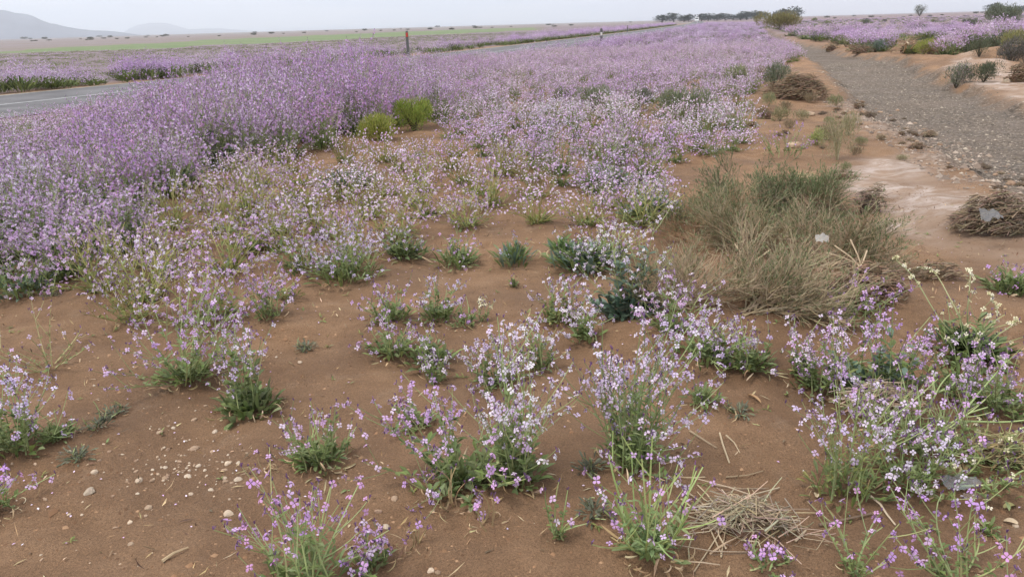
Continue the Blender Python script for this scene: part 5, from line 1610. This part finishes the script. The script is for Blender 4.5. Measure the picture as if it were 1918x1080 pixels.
def tree_parts(seed, H, W):
    r = random.Random(seed)
    tr, cr = MB(), MB()
    tube(tr, [Vector((0, 0, 0)), Vector((.05, 0, H * .25)), Vector((.1 * W, .02, H * .5))], H * .03, H * .015, (.12, .09, .07), 6)
    cs = []
    for i in range(9):
        a = r.uniform(0, 6.28)
        e = Vector((math.cos(a) * W * .33 * r.random(), math.sin(a) * W * .33 * r.random(), H * r.uniform(.25, .78)))
        tube(tr, [Vector((.05, 0, H * .22)), e * .6 + Vector((0, 0, H * .1)), e], H * .014, H * .006, (.12, .09, .07), 4)
        cs.append((e, r.uniform(.15, .30)))
    for i in range(520):
        c, k = r.choice(cs)
        d = Vector((r.gauss(0, 1), r.gauss(0, 1), r.gauss(0, .9))).normalized()
        q = c + d * (k * H * r.uniform(.5, 1.05))
        q.z = max(q.z, H * .12)
        leaf(cr, q, d + Vector((r.uniform(-.5, .5), r.uniform(-.5, .5), .5)), H * .12, H * .075, vary(r.choice([(.075, .092, .065), (.095, .112, .078), (.06, .072, .055)]), .2, r), .4, 1)
    return {'trunk': (tr, M_DRY), 'crown': (cr, M_LEAF)}
protoT = []
row = [(1240, 10, 26), (1261, 13, 20), (1281, 9, 22), (1290, 10, 16), (1314, 10, 18), (1326, 11, 20), (1343, 8, 20), (1358, 10, 18), (1373, 8, 20), (1387, 9, 16), (1398, 12, 20), (1412, 13, 20), (1423, 11, 18), (1432, 9, 12), (1456, 12, 16), (1466, 14, 16), (1476, 13, 16), (1488, 18, 20)]
PLACE = ['leftmost tree of the far row', 'second tree from the left in the far row, a pointed one', 'low tree left of the white van', 'small tree just left of the white van', 'tree just right of the white van', 'second tree right of the white van', 'low spreading tree in the middle of the far row', 'middle tree of the far row', 'small tree right of the middle of the far row',
         'tree left of the pair of slanting trees', 'slanting tree at the right part of the far row', 'broad tree beside the slanting one', 'tree right of the broad one', 'last small tree of the long far row', 'leftmost tree of the separate dark clump', 'second tree of the separate dark clump', 'third tree of the separate dark clump', 'tallest tree at the right end of the dark clump']
row += [(1862, 11, 22), (1884, 6, 18), (1903, 6, 16), (1916, 6, 14)]
PLACE += ['lone round tree on the right horizon', 'low tree right of the lone round tree', 'second low tree right of the lone round tree', 'low tree at the right end of the horizon']
for i, (x, h, w) in enumerate(row):
    hy = 46 - (x - 959) * .02846
    p = at(x, hy + (4.6 if x < 1600 else 3.6))
    s = (p - Vector((0, 0, HC))).length
    H, W = (h + 3) * s / F, w * s / F
    if i < 3:
        o = thing('tree', 'dark ' + PLACE[i], 'tree', (p.x, p.y, 0), group='trees on the horizon')
        build_parts(tree_parts(900 + i, 4, 4), o)
        o.scale = (W / 4 * 1.75, W / 4 * 1.75, H / 4)
        protoT.append(o)
    else:
        copy_thing(protoT[i % 3], (p.x, p.y, 0), rng.uniform(0, 6.28), (W / 4 * 1.75, W / 4 * 1.75, H / 4), 'dark ' + PLACE[i], 'trees on the horizon')
# scrub on the far plain
protoS = None
r = random.Random(41)
pts = [(r.uniform(20, 1220), r.uniform(1.2, 7)) for _ in range(55)] + [(r.uniform(1480, 1918), r.uniform(3, 22)) for _ in range(60)]
for x, dy in pts:
    hy = 46 - (x - 959) * .02846
    p = at(x, hy + dy)
    s = p.length
    W = r.uniform(4, 11) * s / F * (.6 if dy > 12 else 1)
    if s > 1600: W *= .8
    lb = 'dark scrub bush dotted over the plain beyond the road' if x < 1250 else 'dark scrub bush dotted over the plain behind the far bank'
    sc = (W / 2, W / 2, W / 2 * r.uniform(.35, .6))
    if protoS is None:
        protoS = thing('scrub_bush', lb, 'bush', (p.x, p.y, 0), group='scrub bushes on the plain')
        build_parts(bush(random.Random(3), 1, 1.1, 420, [(.14, .14, .10), (.17, .165, .12), (.11, .11, .085)], blade=(.30, .10)), protoS)
        protoS.scale = sc
    else:
        copy_thing(protoS, (p.x, p.y, 0), r.uniform(0, 6.28), sc, lb, 'scrub bushes on the plain' if x < 1250 else 'scrub bushes behind the far bank')
protoS['group'] = 'scrub bushes on the plain'

def hill(name, D, prof, depth, col, seed):
    xs = [a for a, _ in prof]
    ys = [b for _, b in prof]
    nx, ny = 90, 24
    vs, fs = [], []
    for j in range(ny + 1):
        v = j / ny * 2 - 1
        for i in range(nx + 1):
            x = xs[0] + (xs[-1] - xs[0]) * i / nx
            yy = float(np.interp(x, xs, ys))
            hy = 46 - (x - 959) * .02846
            h = max(0, (hy - yy)) * D / F
            d = ray(x, hy)
            d = Vector((d.x, d.y, 0)).normalized()
            p = d * (D + v * depth)
            n = mnoise.noise(Vector((x * .03, v * 3, seed))) * .35 + mnoise.noise(Vector((x * .09, v * 7, seed))) * .15
            z = h * (max(0, 1 - abs(v)) ** 1.1) * (1 + n * abs(v) * 1.6) if abs(v) > .02 else h
            vs.append((p.x, p.y, z - 2))
    for j in range(ny):
        for i in range(nx):
            a = j * (nx + 1) + i
            fs.append((a, a + 1, a + nx + 2, a + nx + 1))
    me = bpy.data.meshes.new(name)
    me.from_pydata(vs, [], fs)
    me.polygons.foreach_set('use_smooth', [True] * len(fs))
    me.materials.append(simple_mat(name, col, .95, 1, .004, .25))
    tag(obj(name, me), kind='structure')
hill('hill', 3300, [(-420, 80), (-300, 52), (-120, 36), (-40, 34), (0, 32), (14, 30.5), (26, 31), (34, 34), (58, 35.5), (70, 38), (84, 44), (100, 48.5), (108, 49), (125, 52.5), (150, 56), (175, 58), (205, 58.5), (225, 60), (255, 63.5), (290, 67)], 700, (.12, .125, .155), 1)  # bluish cast of the distance haze is put into both hills' colour
hill('hill', 7600, [(225, 66), (245, 55), (262, 50), (285, 46.5), (315, 46.5), (335, 51), (355, 56), (375, 55), (410, 54), (440, 56), (480, 58), (520, 60)], 900, (.12, .125, .155), 2)

# ------------------------------------------------------------------ air, sky, light
mb = MB()
box(mb, (0, 0, 149.5), (21500, 21500, 305), (1, 1, 1))
m, nt, N, L = new_mat('haze')
out = N.new('ShaderNodeOutputMaterial')
pv = N.new('ShaderNodeVolumePrincipled')
pv.inputs['Color'].default_value = (.89, .945, 1, 1)
pv.inputs['Density'].default_value = .00030
pv.inputs['Anisotropy'].default_value = .55
L.new(pv.outputs[0], out.inputs['Volume'])
tag(obj('haze', mb.mesh('haze', m)), 'thin pale haze lying over the whole plain', 'haze', kind='stuff')

SUN_EL, SUN_AZ = R_(62), R_(250)
w = bpy.data.worlds.new('World')
SC.world = w
w.use_nodes = True
nt = w.node_tree
N, L = nt.nodes, nt.links
N.clear()
out = N.new('ShaderNodeOutputWorld')
bg = N.new('ShaderNodeBackground')
bg.inputs['Strength'].default_value = .1
sky = N.new('ShaderNodeTexSky')
sky.sky_type = 'NISHITA'
sky.sun_disc = False
sky.sun_elevation = SUN_EL
sky.sun_rotation = SUN_AZ
tc = N.new('ShaderNodeTexCoord')
mp = N.new('ShaderNodeMapping')
mp.inputs['Scale'].default_value = (1.6, 1.6, 14)
L.new(tc.outputs['Generated'], mp.inputs[0])
nz = N.new('ShaderNodeTexNoise')
nz.inputs['Scale'].default_value = 2.0
nz.inputs['Detail'].default_value = 5
L.new(mp.outputs[0], nz.inputs['Vector'])
cr = N.new('ShaderNodeValToRGB')
cr.color_ramp.elements[0].position = .42
cr.color_ramp.elements[1].position = .57
cr.color_ramp.elements[0].color = (7.3, 8.3, 9.8, 1)
cr.color_ramp.elements[1].color = (11.3, 10.9, 10.9, 1)
L.new(nz.outputs[0], cr.inputs[0])
mx = N.new('ShaderNodeMix')
mx.data_type = 'RGBA'
mx.inputs[0].default_value = .93
L.new(sky.outputs[0], mx.inputs[6])
L.new(cr.outputs[0], mx.inputs[7])
L.new(mx.outputs[2], bg.inputs['Color'])
L.new(bg.outputs[0], out.inputs[0])
sd = bpy.data.lights.new('sun', 'SUN')
sd.energy = 1.8
sd.angle = R_(15)
sd.color = (1, .95, .88)
so = bpy.data.objects.new('sun', sd)
COL.objects.link(so)
# sky texture: rotation measured from +Y clockwise
dv = Vector((math.sin(SUN_AZ) * math.cos(SUN_EL), math.cos(SUN_AZ) * math.cos(SUN_EL), math.sin(SUN_EL)))
so.rotation_euler = dv.to_track_quat('Z', 'Y').to_euler()
so.location = (0, 0, 50)

SC.render.engine = 'CYCLES'
SC.view_settings.view_transform = 'Standard'
SC.view_settings.look = 'None'
SC.view_settings.exposure = .45
SC.view_settings.gamma = 1
SC.cycles.max_bounces = 6
SC.cycles.diffuse_bounces = 3
SC.cycles.volume_bounces = 3
SC.cycles.transparent_max_bounces = 8
